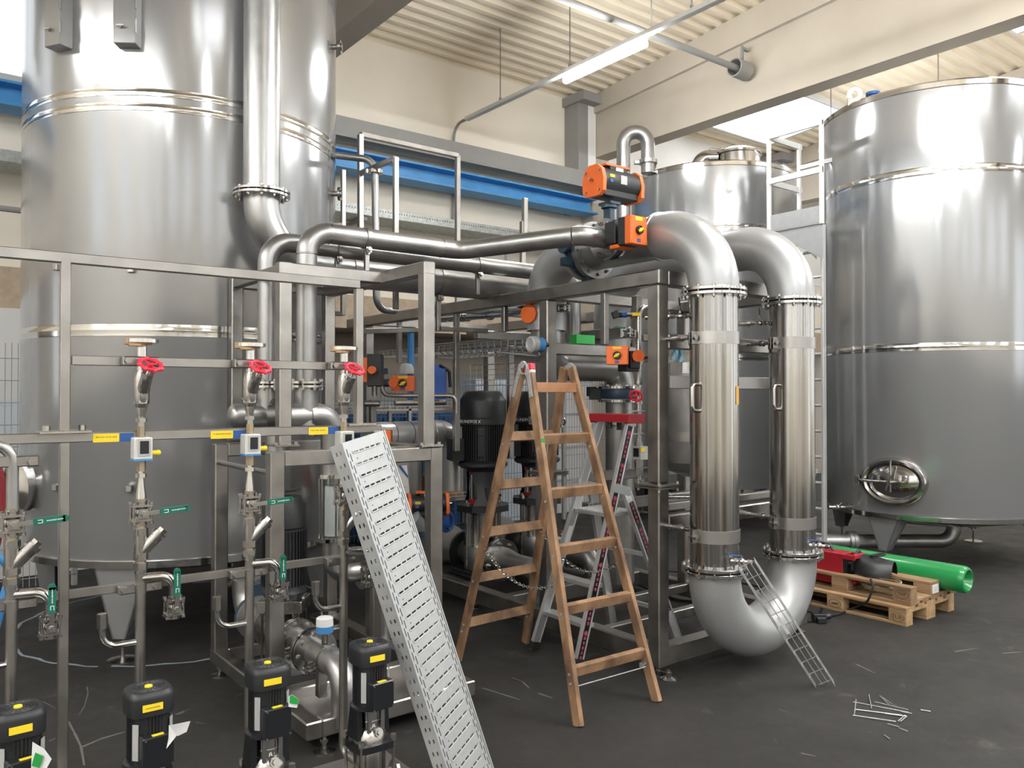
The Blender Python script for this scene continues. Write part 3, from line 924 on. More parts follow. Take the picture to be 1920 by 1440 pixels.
for z in (.6, 1.15, 1.7):
    m = M(); m.box((.2, 9.255, z), (4.3, .02, .025)); part('panel_joint', m, PANEL_B, d1)
for z in (.2, .75, 1.3):
    for x in (-.5, .45, 1.1):
        m = M(); m.box((x, 9.255, z + .27), (.75, .012, .36)); part('door_panel', m, PANEL_B, d1)
# dark blue tarpaulin screens and shelf clutter behind the blue fence
t = thing('blue_container', 'dark blue container wall standing behind the blue mesh fence', 'container', (4.6, 9.05, 0))
m = M(); m.box((4.65, 9.1, .8), (2.9, .10, 1.5)); part('body', m, mat('navy_paint', (.015, .05, .14), .5), t)
m = M()
for k in range(19): m.box((3.3 + k * .15, 9.04, .8), (.05, .03, 1.4))
o = part('rib', m, mat('navy_paint_light', (.02, .075, .20), .5), t); o['kind'] = 'stuff'

t = thing('electrical_cabinet', 'pale grey cabinet behind the blue fence right of the dark blue container', 'cabinet', (6.7, 9.0, 0))
m = M(); m.box((6.75, 9.05, 1.02), (1.05, .32, 1.96)); part('body', m, GREY_L, t)
for q in (-1, 1):
    m = M(); m.box((6.75 + .26 * q, 8.885, 1.02), (.50, .012, 1.88)); dr = part('door', m, mat('cabinet_grey', (.50, .51, .51), .5), t)
    m = M(); m.box((6.75 + .06 * q, 8.872, 1.05), (.02, .014, .14)); part('handle', m, BLACK, dr)

# ------------------------------------------------------------------ welded frames
def foot(parent, x, y, z, name='levelling_foot'):
    m = M(); m.lathe([(0, 0), (.055, 0), (.055, .008), (.02, .02), (.012, .024), (.012, z), (0, z)], (x, y, 0), ZA, 20); m.hexn((x, y, z - .03), (x, y, z - .012), .022)
    return part(name, m, S_FIT, parent)

# right skid: tall frame of square tube that carries the tubes
t = skid = thing('process_skid_frame', 'large square tube skid frame in the centre right carrying pipes, tubes and tall black pumps', 'frame', (4.3, 5.5, 0))
FX, FY, FZ, W = 3.93, 3.56, 2.55, .10
XB = 5.48
SBK = 0
def sb(name, p, q, w=W, h=None, mt=S_FRAME, lab=None):
    global SBK
    SBK = (SBK + 1) % 7
    e = .0004 * SBK
    d = (V(q) - V(p)).normalized() * e
    m = M(); m.beam(V(p) - d, V(q) + d, w - 1.6 * e, (h or w) - 1.6 * e); return part(name, m, mt, t, lab)
def joint(x, y, z, s=.22):
    m = M(); m.box((x, y, z - .012), (s, s, .012)); m.box((x, y, z + .004), (s, s, .012))
    for a in (-1, 1):
        for b in (-1, 1): m.hexn((x + a * s * .4, y + b * s * .4, z - .035), (x + a * s * .4, y + b * s * .4, z + .025), .012)
    part('joint_plate', m, S_FRAME, t)
for (x, y) in ((FX, FY), (FX, 4.66), (FX, 7.55), (XB, FY), (XB, 4.66), (XB, 7.55)):
    sb('post', (x, y, .13), (x, y, 1.20)); sb('post', (x, y, 1.23), (x, y, FZ - .05)); joint(x, y, 1.215)
sb('top_beam', (FX, FY - .05, FZ), (FX, 7.95, FZ)); sb('top_beam', (XB, FY - .05, FZ), (XB, 7.95, FZ))
for y in (4.66, 5.9, 7.55): sb('cross_beam', (FX, y, FZ), (XB, y, FZ), .08)
sb('cross_beam', (FX + .05, FY, FZ), (XB, FY, FZ))
sb('cross_beam', (FX, 4.66, 2.14), (4.9, 4.66, 2.14), .09); sb('cross_beam', (FX, 5.6, 2.30), (XB, 5.6, 2.30), .08)
sb('rear_beam', (4.75, 4.66, 2.30), (4.75, 7.5, 2.30), .09)
for y, zz_ in ((4.05, 2.14), (5.2, 2.30), (5.9, 2.1), (6.9, 2.1)):
    sb('hanger_post', (FX, y, zz_), (FX, y, FZ - .05), .045)
sb('hanger_post', (4.25, 4.05, 2.22), (4.25, 4.05, 2.5), .06); sb('hanger_arm', (4.25, 4.0, 2.2), (4.52, 4.0, 2.2), .05)
sb('hanger_post', (FX, 5.9, 1.3), (FX, 5.9, 2.1), .05); sb('hanger_post', (4.6, 6.0, 1.2), (4.6, 6.0, 2.25), .055)
for x in (FX, XB): sb('base_beam', (x, FY - .05, .12), (x, 7.95, .12), .10, .13)
for y in (FY, 5.2, 6.5, 7.55): sb('base_cross_beam', (FX, y, .12), (XB, y, .12), .10, .13)
for y in (4.1, 4.62): sb('base_cross_beam', (FX, y, .14), (XB, y, .14), .07, .07)
# brackets that hold the polished tubes
for z in (2.14, .97):
    sb('bracket_beam', (FX + .05, FY, z), (5.25, FY, z), .10, .10)
sb('bracket_beam', (FX + .05, FY + .04, 1.06), (5.3, FY + .04, 1.06), .06, .05)
sb('shelf_beam', (FX + .05, 4.3, .98), (5.44, 4.3, .98), .08); sb('shelf_beam', (FX + .05, 4.3, 1.2), (5.44, 4.3, 1.2), .07)
sb('vessel_beam', (4.2, 3.72, 1.88), (5.44, 3.72, 1.88), .05, .09)
for x, y in ((FX, FY), (FX, 5.6), (FX, 7.5), (XB, FY), (XB, 7.5), (5.2, FY)): foot(t, x - .0, y - .0, .06)
foot(t, FX - .02, FY - .1, .06)

# left pipe skid: lower frame with the upper portal frame bolted on top
t = lskid = thing('pipe_skid_frame', 'square tube skid frame in front of the tall tank carrying the two vertical pipes', 'frame', (2.2, 4.6, 0))
LX0, LX1, LW, LZ = 1.69, 2.62, .085, 1.44
for (x, y) in ((LX0, 5.27), (LX0, 4.33), (LX1, 4.18), (LX1, 5.62), (LX1, 4.95)):
    sb('lower_post', (x, y, .16), (x, y, LZ + .04), LW)
sb('lower_beam', (LX0 + .04, 5.27, LZ), (LX1 - .04, 5.27, LZ), LW); sb('lower_beam', (LX0 + .04, 4.33, LZ), (LX1 - .04, 4.33, LZ), LW)
sb('lower_beam', (LX1, 4.14, LZ), (LX1, 5.66, LZ), LW)
sb('lower_beam', (2.06, 4.18, LZ), (LX1 - .04, 4.18, LZ), LW)
m = M(); m.cyl((LX0, 5.23, 1.36), (LX0, 4.37, 1.36), .016, n=10); part('tie_rod', m, S_FRAME, t)
bz = .125
sb('base_beam', (LX0, 3.80, bz), (LX0, 5.32, bz), .09, .09); sb('base_beam', (LX1, 3.80, bz), (LX1, 5.66, bz), .09, .09)
for y in (3.84, 4.33, 5.27): sb('base_cross_beam', (LX0 + .045, y, bz), (LX1 - .045, y, bz), .09, .09)
m = M(); m.box(((LX0 + LX1) / 2, 4.08, .10), (LX1 - LX0 - .1, .42, .02)); part('drip_tray', m, S_FRAME, t)
for x, y in ((LX0 + .06, 3.82), (LX1 - .06, 3.82), (LX0, 5.25), (LX1, 5.6)): foot(t, x, y, .08)
UZ = 2.60
UX0, UX1 = 1.90, 2.58
uposts = ((UX0, 4.74), (UX0, 5.60), (UX1, 4.20), (UX1, 5.58))
for x, y in uposts:
    sb('upper_post', (x, y, 1.48), (x, y, UZ + .0), .08)
    m = M(); m.box((x, y, 1.489), (.15, .15, .012))
    for a in (-1, 1): m.hexn((x + a * .06, y - .05, 1.48), (x + a * .06, y - .05, 1.51), .011)
    part('foot_plate', m, S_FIT, t)
sb('upper_beam', (UX0 - .04, 4.74, UZ - .04), (UX1, 4.74, UZ - .04), .08)
sb('upper_beam', (UX1, 4.16, UZ - .04), (UX1, 5.62, UZ - .04), .08)
sb('upper_beam', (UX0, 4.78, UZ - .04), (UX0, 5.62, UZ - .04), .06, .06)
sb('upper_beam', (UX0, 5.60, UZ - .04), (UX1, 5.60, UZ - .04), .06, .06)
# pipe supports standing on the beams
for x, y in ((2.52, 4.9), (2.36, 5.14)):
    pass

# dosing rack at front left
t = rack = thing('dosing_rack_frame', 'slim stainless tube rack at front left holding the red wheel dosing lines', 'frame', (.95, 3.15, 0))
RY, RZ = 3.19, (2.275, 1.918, 1.648, 1.10, .235)
rb = .034
xp, xe = .487, 1.615
def P4(*a): pass
sb('upright', (xp, RY, .21), (xp, RY, 1.63), rb); sb('upright', (xp, RY, 1.665), (xp, RY, RZ[0]), rb)
sb('top_rail', (-.62, RY, RZ[0]), (xe, RY, RZ[0]), rb, .04); sb('upright', (xe, RY, 1.66), (xe, RY, RZ[0] - .02), rb * 1.1)
sb('pipe_rail', (xp + .02, RY, RZ[1]), (xe, RY, RZ[1]), rb * .8, .034)
sb('label_rail', (-.62, RY, RZ[2]), (1.72, RY, RZ[2]), rb, .036); sb('end_leg', (1.70, RY, 1.40), (1.70, RY, RZ[2] - .01), .04)
sb('clamp_rail', (-.62, RY, RZ[3]), (1.62, RY, RZ[3]), rb * .8, .031)
sb('base_rail', (-.62, RY, .2), (1.75, RY, .2), .06, .06); sb('base_rail', (-.6, 2.72, .2), (1.75, 2.72, .2), .06, .06)
for x in (-.6, .485, 1.70): sb('base_cross_rail', (x, 2.72, .2), (x, RY, .2), .06, .06)
sb('base_leg', (1.70, RY, .22), (1.70, RY, 1.42), .04)
for x, y in ((.485, 2.72), (1.70, 2.72), (1.70, RY), (.485, RY), (-.55, RY), (-.55, 2.72)): foot(t, x, y, .17)
m = M(); m.box((.485, 2.95, .235), (2.5, .5, .012)); part('pump_plate', m, S_FRAME, t)
m = M(); m.box((xp, RY, 1.668), (.16, .09, .010))
for a in (-1, 1): m.hexn((xp + a * .055, RY, 1.66), (xp + a * .055, RY, 1.69), .012)
part('joint_plate', m, S_FIT, t)
m = M(); m.box((xe, RY, 1.668), (.13, .09, .010)); part('joint_plate', m, S_FIT, t)
# stickers on the label rail
def sticker(u, v, txt):
    p = P(u, v, Y=RY - .0175)
    m = M(); m.box(p, (.085, .002, .030)); s1 = part('yellow_sticker', m, YELLOW, t)
    m = M(); m.box(p + XA * .068, (.046, .002, .030)); part('blue_sticker', m, BLUE, t)
    scribble('print', s1, p - YA * .0014 + ZA * .003, XA, ZA, .066, .006, mat('faint_ink', (.30, .20, .02), .6), len(txt))
sticker(199, 821, 'a'); sticker(416, 815, 'bbb'); sticker(597, 808, 'ccccc')

# ------------------------------------------------------------------ dosing lines (built once, copied along the rack)
def dosing_top(t, x, y):
    A = lambda dx, dy, z: V((x + dx, y + dy, z))
    m = M(); m.cyl(A(0, 0, 1.985), A(0, 0, 1.998), .058, n=32); fl = part('flange', m, S_SHINY, t)
    m = M(); m.cyl(A(-.012, .0, 1.979), A(-.012, 0, 2.001), .047, n=20); m.cyl(A(-.02, -.02, 1.972), A(-.02, -.02, 1.98), .03, n=9); part('wooden_cover', m, mat('cover_wood', (.38, .24, .13), .7), fl)
    m = M(); m.cyl(A(0, 0, 1.78), A(0, 0, 1.986), .0175, n=20); part('upper_pipe', m, S_SHINY, t)
    m = M(); m.box(A(0, .0, 1.918), (.135, .042, .034)); 
    for sx in (-1, 1): m.hexn(A(sx * .052, -.02, 1.92), A(sx * .052, -.034, 1.92), .012)
    part('pipe_clamp', m, S_FRAME, t)
    # inclined stop valve with red handwheel
    ax = V((.10, -.54, .78)).normalized()
    b0 = A(0, 0, 1.80)
    m = M(); m.lathe([(0, -.075), (.02, -.075), (.028, -.045), (.028, .03), (.021, .06), (0, .06)], A(0, 0, 1.825), ZA, 14); m.cyl(b0, b0 + ax * .075, .024, .02, n=14); m.hexn(b0 + ax * .075, b0 + ax * .092, .022); m.cyl(b0 + ax * .09, b0 + ax * .13, .007, n=8); m.hexn(A(0, 0, 1.765), A(0, 0, 1.79), .028)
    va = part('stop_valve', m, S_FIT, t)
    m = M(); h = b0 + ax * .128; m.torus(h, ax, .036, .0068, 28, 8)
    xx, yy, zz2 = frame_of(ax)
    for k in range(8):
        a = 2 * math.pi * k / 8; m.sphere(h + (xx * math.cos(a) + yy * math.sin(a)) * .0405, .0075, 8, 5)
    for k in range(4):
        a = 2 * math.pi * k / 4 + .4; m.beam(h - ax * .004, h + (xx * math.cos(a) + yy * math.sin(a)) * .036, .008, .004)
    m.cyl(h - ax * .012, h + ax * .006, .010, n=10); hw = part('handwheel', m, RED_B, va)
    m = M(); m.hexn(h + ax * .006, h + ax * .014, .007); part('nut', m, S_SHINY, va)
    m = M(); m.lathe([(0, 1.705), (.0125, 1.705), (.0125, 1.72), (.02, 1.755), (.0195, 1.77), (0, 1.77)], A(0, 0, 0), ZA, 18); m.hexn(A(0, 0, 1.698), A(0, 0, 1.712), .020); m.cyl(A(0, 0, 1.645), A(0, 0, 1.70), .0125, n=14); part('reducer', m, S_FIT, t)
    m = M(); m.cyl(A(0, 0, 1.645), A(0, 0, 1.682), .0145, n=6); part('hex_nipple', m, S_WORN, t)
    # small flow meter with display
    m = M(); m.box(A(0, -.005, 1.603), (.062, .062, .080)); fm = part('flow_meter', m, mat('meter_grey', (.60, .60, .57), .45, .2), t)
    m = M(); m.box(A(.002, -.037, 1.608), (.044, .004, .062)); part('bezel', m, LABEL, fm)
    m = M(); m.box(A(.002, -.039, 1.608), (.030, .003, .046)); part('display', m, BLACK_G, fm)
    m = M(); m.box(A(0, -.005, 1.562), (.064, .064, .006)); part('blue_base', m, BLUE_L, fm)
    m = M(); m.cyl(A(.031, -.012, 1.585), A(.055, -.012, 1.585), .010, n=10); m.sphere(A(.055, -.012, 1.585), .011, 8, 6); part('yellow_cap', m, YELLOW, fm)
    m = M(); m.cyl(A(0, 0, 1.52), A(0, 0, 1.56), .0165, n=6); part('hex_nipple', m, S_WORN, t)
    m = M(); m.cyl(A(0, 0, 1.495), A(0, 0, 1.53), .011, n=12); m.hexn(A(0, 0, 1.497), A(0, 0, 1.512), .019); m.lathe([(0, 1.415), (.018, 1.415), (.0175, 1.435), (.0105, 1.485), (.0105, 1.50), (0, 1.50)], A(0, 0, 0), ZA, 16); part('cone_reducer', m, S_SHINY, t)

def ball_valve(t, c, axis, side, lever_dir, size=1.0, lab=None):
    """three piece ball valve: c centre, axis = flow, side = stem side, lever_dir = handle"""
    c = V(c); ax = V(axis); sd = V(side); lv = V(lever_dir); w = sd.cross(ax)
    s = size
    m = M(); m.cyl(c - ax * .045 * s, c + ax * .045 * s, .022 * s, n=14); m.sphere(c, .030 * s, 14, 8)
    for k in (-1, 1): m.box(c + ax * (.026 * s * k), tuple(abs(a) for a in (w * .068 * s + sd * .058 * s + ax * .009 * s)))
    for a in (-1, 1):
        for b in (-1, 1):
            p = c + w * (.029 * s * a) + sd * (.024 * s * b)
            m.cyl(p - ax * .04 * s, p + ax * .04 * s, .0045 * s, n=8)
            for k in (-1, 1): m.hexn(p + ax * (.031 * s * k), p + ax * (.040 * s * k), .0085 * s)
    m.cyl(c, c + sd * .048 * s, .011 * s, n=10); m.box(c + sd * .036 * s, tuple(abs(a) for a in (w * .034 * s + sd * .010 * s + ax * .034 * s))); m.hexn(c + sd * .046 * s, c + sd * .056 * s, .010 * s)
    bv = part('ball_valve', m, S_FIT, t)
    h0 = c + sd * .044 * s
    up = lv.cross(sd)
    m = M(); m.beam(h0, h0 + lv * .10 * s, .004, .016, up=up); part('lever', m, S_SHINY, bv)
    m = M(); m.beam(h0 + lv * .055 * s, h0 + lv * .150 * s, .010, .023, up=up); m.cyl(h0 + lv * .150 * s - sd * .005, h0 + lv * .150 * s + sd * .005, .0115, n=14); gr = part('lever_sleeve', m, GREEN_H, bv)
    rd = lv if abs(lv.z) < .5 else -lv
    ay = sd.cross(rd)
    ay = -ay if ay.z < 0 else ay
    q = h0 + lv * .118 * s + sd * .0052
    scribble('sleeve_print', bv, q, rd, ay, .048 * s, .0055 * s, WTXT, 9)
    b_ = h0 + lv * .076 * s + sd * .0054; m = M()
    for p1, p2 in ((b_ - lv * .008 + up * .005, b_ + lv * .006 + up * .005), (b_ - lv * .008 - up * .005, b_ + lv * .006 - up * .005), (b_ + lv * .006 + up * .005, b_ + lv * .006 - up * .005)): m.beam(p1, p2, .0006, .0018, up=up if abs((p2 - p1).dot(lv)) > .001 else lv)
    part('sleeve_mark', m, WTXT, bv)
    return bv

def dosing_low(t, x, y, lever=XA):
    A = lambda dx, dy, z: V((x + dx, y + dy, z))
    ball_valve(t, A(0, 0, 1.370), ZA, -YA, V((1, 0, .06)).normalized())
    m = M(); m.cyl(A(0, 0, 1.405), A(0, 0, 1.42), .021, n=14); m.cyl(A(0, 0, 1.312), A(0, 0, 1.33), .019, n=12); part('thread_seal', m, S_WORN, t)
    # Y strainer
    d = V((.66, -.16, .73)).normalized()
    m = M(); m.cyl(A(0, 0, 1.21), A(0, 0, 1.315), .0235, n=16); m.hexn(A(0, 0, 1.288), A(0, 0, 1.312), .026); m.hexn(A(0, 0, 1.20), A(0, 0, 1.225), .026)
    b0 = A(0, 0, 1.225); m.cyl(b0, b0 + d * .085, .0225, n=16); m.cyl(b0 + d * .08, b0 + d * .098, .0265, n=16); m.hexn(b0 + d * .098, b0 + d * .112, .018); part('strainer', m, S_FIT, t)
    m = M(); m.cyl(A(0, 0, 1.188), A(0, 0, 1.20), .019, n=12); part('thread_seal', m, S_WORN, t)
    m = M(); m.hexn(A(0, 0, 1.165), A(0, 0, 1.19), .026); m.cyl(A(0, 0, 1.15), A(0, 0, 1.167), .021, n=16); part('union', m, S_FIT, t)
    m = M(); m.cyl(A(0, 0, .30), A(0, 0, 1.155), .0178, n=20); m.pipe([A(0, 0, .36), A(0, 0, .29), A(.02, -.2, .29)], .0178, bend=.04, n=14); part('down_pipe', m, S_FRAME, t)
    m = M(); m.pipe([A(0, 0, 1.133), A(.108, -.03, 1.135), A(.108, -.03, 1.06)], .0165, bend=.045, n=16); part('branch_bend', m, S_SHINY, t)
    m = M(); m.box(A(0, .012, 1.098), (.150, .034, .034)); m.cyl(A(0, 0, 1.08), A(0, 0, 1.116), .021, n=16)
    for sx in (-1, 1): m.hexn(A(sx * .054, -.004, 1.098), A(sx * .054, -.016, 1.098), .012)
    part('pipe_clamp', m, S_FRAME, t)
    ball_valve(t, A(.108, -.03, 1.018), ZA, V((0, -1, 0)), V((0, 0, 1)), .92)
    m = M(); m.pipe([A(0, 0, .905), A(-.125, .0, .905), A(-.125, 0, .97)], .011, bend=.05, n=12); m.lathe([(0, .965), (.012, .965), (.014, .975), (.012, .985)], A(-.125, 0, 0), ZA, 12); part('drain_bend', m, S_SHINY, t)
    m = M(); m.cyl(A(-.125, 0, .975), A(-.125, 0, 1.025), .018, n=6); part('socket', m, S_FIT, t)

LXS = (.329, .728, 1.127, 1.528)
t = thing('dosing_line', 'second dosing line from left, red wheel beside the upright', 'pipe line', (LXS[1], 3.15, 0), 'dosing lines on the rack')
dosing_top(t, LXS[1], 3.15); dosing_low(t, LXS[1], 3.15); line_b = t
copy_thing(t, (LXS[2], 3.15, 0), 'third dosing line from left, red wheel in front of the pipe skid post')
copy_thing(t, (LXS[3], 3.15, 0), 'rightmost dosing line, red wheel, partly behind the leaning cable tray')
t = thing('dosing_line', 'leftmost dosing line without red wheel, bent pipe on top', 'pipe line', (LXS[0], 3.15, 0), 'dosing lines on the rack')
dosing_low(t, LXS[0], 3.15)
m = M(); m.pipe([V((LXS[0] - .5, 3.15, 1.632)), V((LXS[0], 3.15, 1.632)), V((LXS[0], 3.15, 1.40))], .0185, bend=.06, n=18); part('upper_bend', m, S_PIPE, t)
m = M(); m.box((LXS[0], 3.15, 1.575), (.15, .03, .036))
for sx in (-1, 1): m.hexn((LXS[0] + sx * .052, 3.134, 1.575), (LXS[0] + sx * .052, 3.120, 1.575), .013)
part('pipe_clamp', m, S_FRAME, t)

# ------------------------------------------------------------------ four small black dosing pumps
def small_pump(label):
    t = thing('dosing_pump', label, 'pump', (0, 0, .24), 'small black dosing pumps')
    ROOTS[t.name] = Matrix.Translation((0, 0, -.24))
    # square-round fan cowl and motor
    def sq(r, z, k=32, p=4.0):
        out = []
        for i in range(k):
            a = 2 * math.pi * i / k
            c_, s_ = math.cos(a), math.sin(a)
            rr = r / ((abs(c_) ** p + abs(s_) ** p) ** (1 / p))
            out.append(V((c_ * rr, s_ * rr, z)))
        return out
    def loft(m, rows):
        b = [v for r in rows for v in r]; k = len(rows[0])
        fs = [(j * k + i, j * k + (i + 1) % k, (j + 1) * k + (i + 1) % k, (j + 1) * k + i) for j in range(len(rows) - 1) for i in range(k)]
        fs += [tuple(range(k - 1, -1, -1)), tuple((len(rows) - 1) * k + i for i in range(k))]
        m.add(b, fs)
    zt = .83
    m = M(); loft(m, [sq(.072, zt - .075), sq(.073, zt - .02), sq(.070, zt - .008), sq(.062, zt)]); cw = part('fan_cowl', m, CHAR, t)
    m = M()
    for k in range(5): m.torus((0, 0, zt), ZA, .020 + k * .008, .0022, 28, 6)
    for k in range(20):
        a = 2 * math.pi * k / 20; d = V((math.cos(a), math.sin(a), 0)); m.beam(d * .016 + ZA * (zt + .0005), d * .054 + ZA * (zt + .0005), .003, .003)
    part('fan_grille', m, BLACK, cw)
    m = M(); m.lathe([(0, 0), (.013, 0), (.012, .005), (0, .006)], (0, 0, zt), ZA, 16); part('yellow_cap', m, YELLOW, cw)
    m = M(); loft(m, [sq(.060, zt - .235, p=3), sq(.060, zt - .07, p=3)])
    for k in range(40):
        a = 2 * math.pi * k / 40; d = V((math.cos(a), math.sin(a), 0)); m.beam(d * .056 + ZA * (zt - .225), d * .056 + ZA * (zt - .075), .004, .020, up=d)
    mo = part('motor', m, BLACK, t)
    fd = V((.10, -.995, 0)); fs_ = V((.995, .10, 0))
    m = M(); m.box(fd * .073 + ZA * (zt - .185), (.098, .05, .105), fs_, fd * -1); tb = part('terminal_box', m, BLACK_G, t)
    m = M()
    for a in (-1, 1):
        for b in (-1, 1): m.cyl(fd * .098 + fs_ * (.042 * a) + ZA * (zt - .185 + .046 * b), fd * .1015 + fs_ * (.042 * a) + ZA * (zt - .185 + .046 * b), .0035, n=8)
    part('screw', m, S_SHINY, tb)
    m = M(); m.box(fd * .086 + ZA * (zt - .1315), (.036, .013, .003), fs_, -fd); part('yellow_sticker', m, YELLOW, tb)
    m = M(); m.box(-YA * .0735 - XA * .004 + ZA * (zt - .045), (.062, .003, .022), XA, YA); ys = part('label_sticker', m, YELLOW, cw)
    scribble('print', ys, -YA * .0752 - XA * .004 + ZA * (zt - .045), XA, ZA, .045, .0055, mat('faint_ink', (.30, .20, .02), .6), 4)
    for q, sx in ((-1, -.058), (1, .058)):
        pn = (fd * .64 + fs_ * q * .77).normalized(); px2 = V((-pn.y, pn.x, 0))
        m = M(); m.box(pn * .0735 + ZA * (zt - .155), (.020, .003, .115), px2, pn); pl = part('name_plate', m, LABEL, mo)
    # lantern with stainless sleeve, head, stack
    m = M()
    for a in (-1, 1):
        d = fs_ * a
        m.prism([d * .048 - fd * .03 + ZA * (zt - .238), d * .048 + fd * .022 + ZA * (zt - .238), d * .050 + fd * .030 + ZA * (zt - .36), d * .050 - fd * .05 + ZA * (zt - .36)], d * .022)
    m.lathe([(0, zt - .246), (.074, zt - .246), (.076, zt - .236), (.06, zt - .228), (0, zt - .228)], (0, 0, 0), ZA, 32)
    part('lantern', m, BLACK_G, t)
    m = M(); m.cyl((0, 0, zt - .36), (0, 0, zt - .24), .040, n=24); m.cyl(V((0, 0, zt - .30)), V((0, 0, zt - .296)), .043, n=24)
    for a in (-1, 1): m.box(fd * .046 + fs_ * .030 * a + ZA * (zt - .29), (.016, .006, .085), fs_, fd)
    part('coupling_guard', m, S_SHINY, t)
    m = M(); m.lathe([(.066, zt - .375), (.064, zt - .35), (.045, zt - .325), (.035, zt - .32), (0, zt - .32)], (0, 0, 0), ZA, 28); pc = fd * .052 + ZA * (zt - .338); pdn = (fd + ZA * .35).normalized(); m.cyl(pc, pc + pdn * .018, .017, n=20); m.hexn(pc + pdn * .018, pc + pdn * .026, .011); part('pump_head', m, S_FIT, t)
    m = M(); loft(m, [sq(.082, zt - .40, p=5), sq(.082, zt - .374, p=5)])
    part('top_bracket', m, BLACK_G, t)
    for a in (-1, 1):
        for b in (-1, 1):
            p = V((.068 * a, .068 * b, 0)); m = M(); m.hexn(p + ZA * (zt - .374), p + ZA * (zt - .352), .012); m.cyl(p + ZA * .26, p + ZA * (zt - .37), .006, n=8); part('staybolt', m, S_FIT, t)
    m = M(); m.lathe([(0, .30), (.062, .30), (.062, zt - .41), (.058, zt - .40), (0, zt - .40)], (0, 0, 0), ZA, 32); part('sleeve', m, S_POL, t)
    m = M(); m.box((0, 0, .275), (.15, .15, .05)); m.box((0, 0, .247), (.19, .19, .014)); m.cyl((-.14, .03, .275), (.14, .03, .275), .028, n=16)
    for a in (-1, 1): m.cyl((.12 * a, .03, .275), (.135 * a, .03, .275), .05, n=6)
    part('pump_base', m, S_FIT, t)
    return t
p0 = small_pump('second small black dosing pump from left, with white paper tag on its right')
p0.location = (.69, 2.87, .24)
ROOTS[p0.name] = Matrix.Translation((-.69, -2.87, -.24))
copy_thing(p0, (.325, 2.93, .24), 'leftmost small black dosing pump, with white and green tag, cut by the picture edge', .05)
copy_thing(p0, (1.09, 2.86, .24), 'third small black dosing pump from left, with green tag at its side', -.06)
copy_thing(p0, (1.50, 2.86, .24), 'rightmost small black dosing pump, next to the leaning cable tray', -.02)
# paper tags tied to the pumps
def paper(name, pts, label, cat='paper tag', marks=None, mt=WHITE):
    pts = [V(p) for p in pts]
    nrm = (pts[1] - pts[0]).cross(pts[2] - pts[0]).normalized()
    m = M()
    # slightly curled: fan around a lifted centre
    c_ = sum(pts, V((0, 0, 0))) / len(pts) + nrm * .004
    n_ = len(pts)
    vs = pts + [c_] + [p - nrm * .0008 for p in pts] + [c_ - nrm * .0008]
    fs = [(i, (i + 1) % n_, n_) for i in range(n_)] + [(n_ + 1 + (i + 1) % n_, n_ + 1 + i, 2 * n_ + 1) for i in range(n_)] + [(i, n_ + 1 + i, n_ + 1 + (i + 1) % n_, (i + 1) % n_) for i in range(n_)]
    m.add(vs, fs)
    t = thing(name, label, cat, pts[0])
    part('sheet', m, mt, t, sharp=60)
    for q, mm in (marks or []):
        q = [V(p) + (CAM - V(p)).normalized() * .006 for p in q]
        m = M(); m.prism(q, (q[1] - q[0]).cross(q[2] - q[0]).normalized() * .0008); part('green_print', m, mm, t, label='green printed field')
    return t
D1, D2, D3 = 2.63, 2.44, 2.80
paper('paper_tag', [P(318, 1360, d=D1 - .02), P(357, 1352, d=D1), P(350, 1372, d=D1), P(333, 1380, d=D1)], 'small white paper tag sticking out of the second dosing pump')
paper('paper_tag', [P(317, 1360, d=D1 + .01), P(334, 1376, d=D1), P(312, 1404, d=D1), P(316, 1385, d=D1)], 'white paper tag hanging down the side of the second dosing pump')
paper('paper_tag', [P(61, 1391, d=D2), P(83, 1404, d=D2), P(97, 1423, d=D2), P(80, 1455, d=D2), P(58, 1450, d=D2)], 'white paper tag with green field on the leftmost dosing pump', marks=[([P(66, 1411, d=D2), P(81, 1418, d=D2), P(74, 1440, d=D2), P(59, 1436, d=D2)], GREEN_L)])
paper('paper_tag', [P(541, 1306, d=D3), P(548, 1302, d=D3), P(561, 1312, d=D3), P(557, 1327, d=D3), P(541, 1325, d=D3)], 'small white and green paper tag on the third dosing pump', marks=[([P(543, 1306, d=D3), P(548, 1303, d=D3), P(560, 1312, d=D3), P(558, 1321, d=D3), P(543, 1319, d=D3)], GREEN_L)])

# ------------------------------------------------------------------ generic pipework pieces
def flange_pair(t, c, axis, R, r_in, th=.020, gap=.010, nb=12, br=.012, mt=None, name='flange', bolts=True):
    c = V(c); ax = V(axis).normalized(); mt = mt or S_SHINY
    for k in (-1, 1):
        a = c + ax * (k * gap / 2); b = a + ax * (k * th)
        m = M(); m.lathe([(r_in, 0), (R - .002, 0), (R, .002), (R, th - .002), (R - .002, th), (r_in, th)], a if k > 0 else b, ax, 48)
        f = part(name, m, mt, t)
        if bolts and k > 0: bolts_on(f, b, ax, (R + r_in) / 2 + .006, nb, br, br * .8, S_FIT, 0, .15, both=2 * th + gap)
    m = M(); m.lathe([(r_in, -gap / 2), ((R + r_in) / 2, -gap / 2), ((R + r_in) / 2, gap / 2), (r_in, gap / 2)], c, ax, 36)
    part('gasket', m, RUBBER, t)

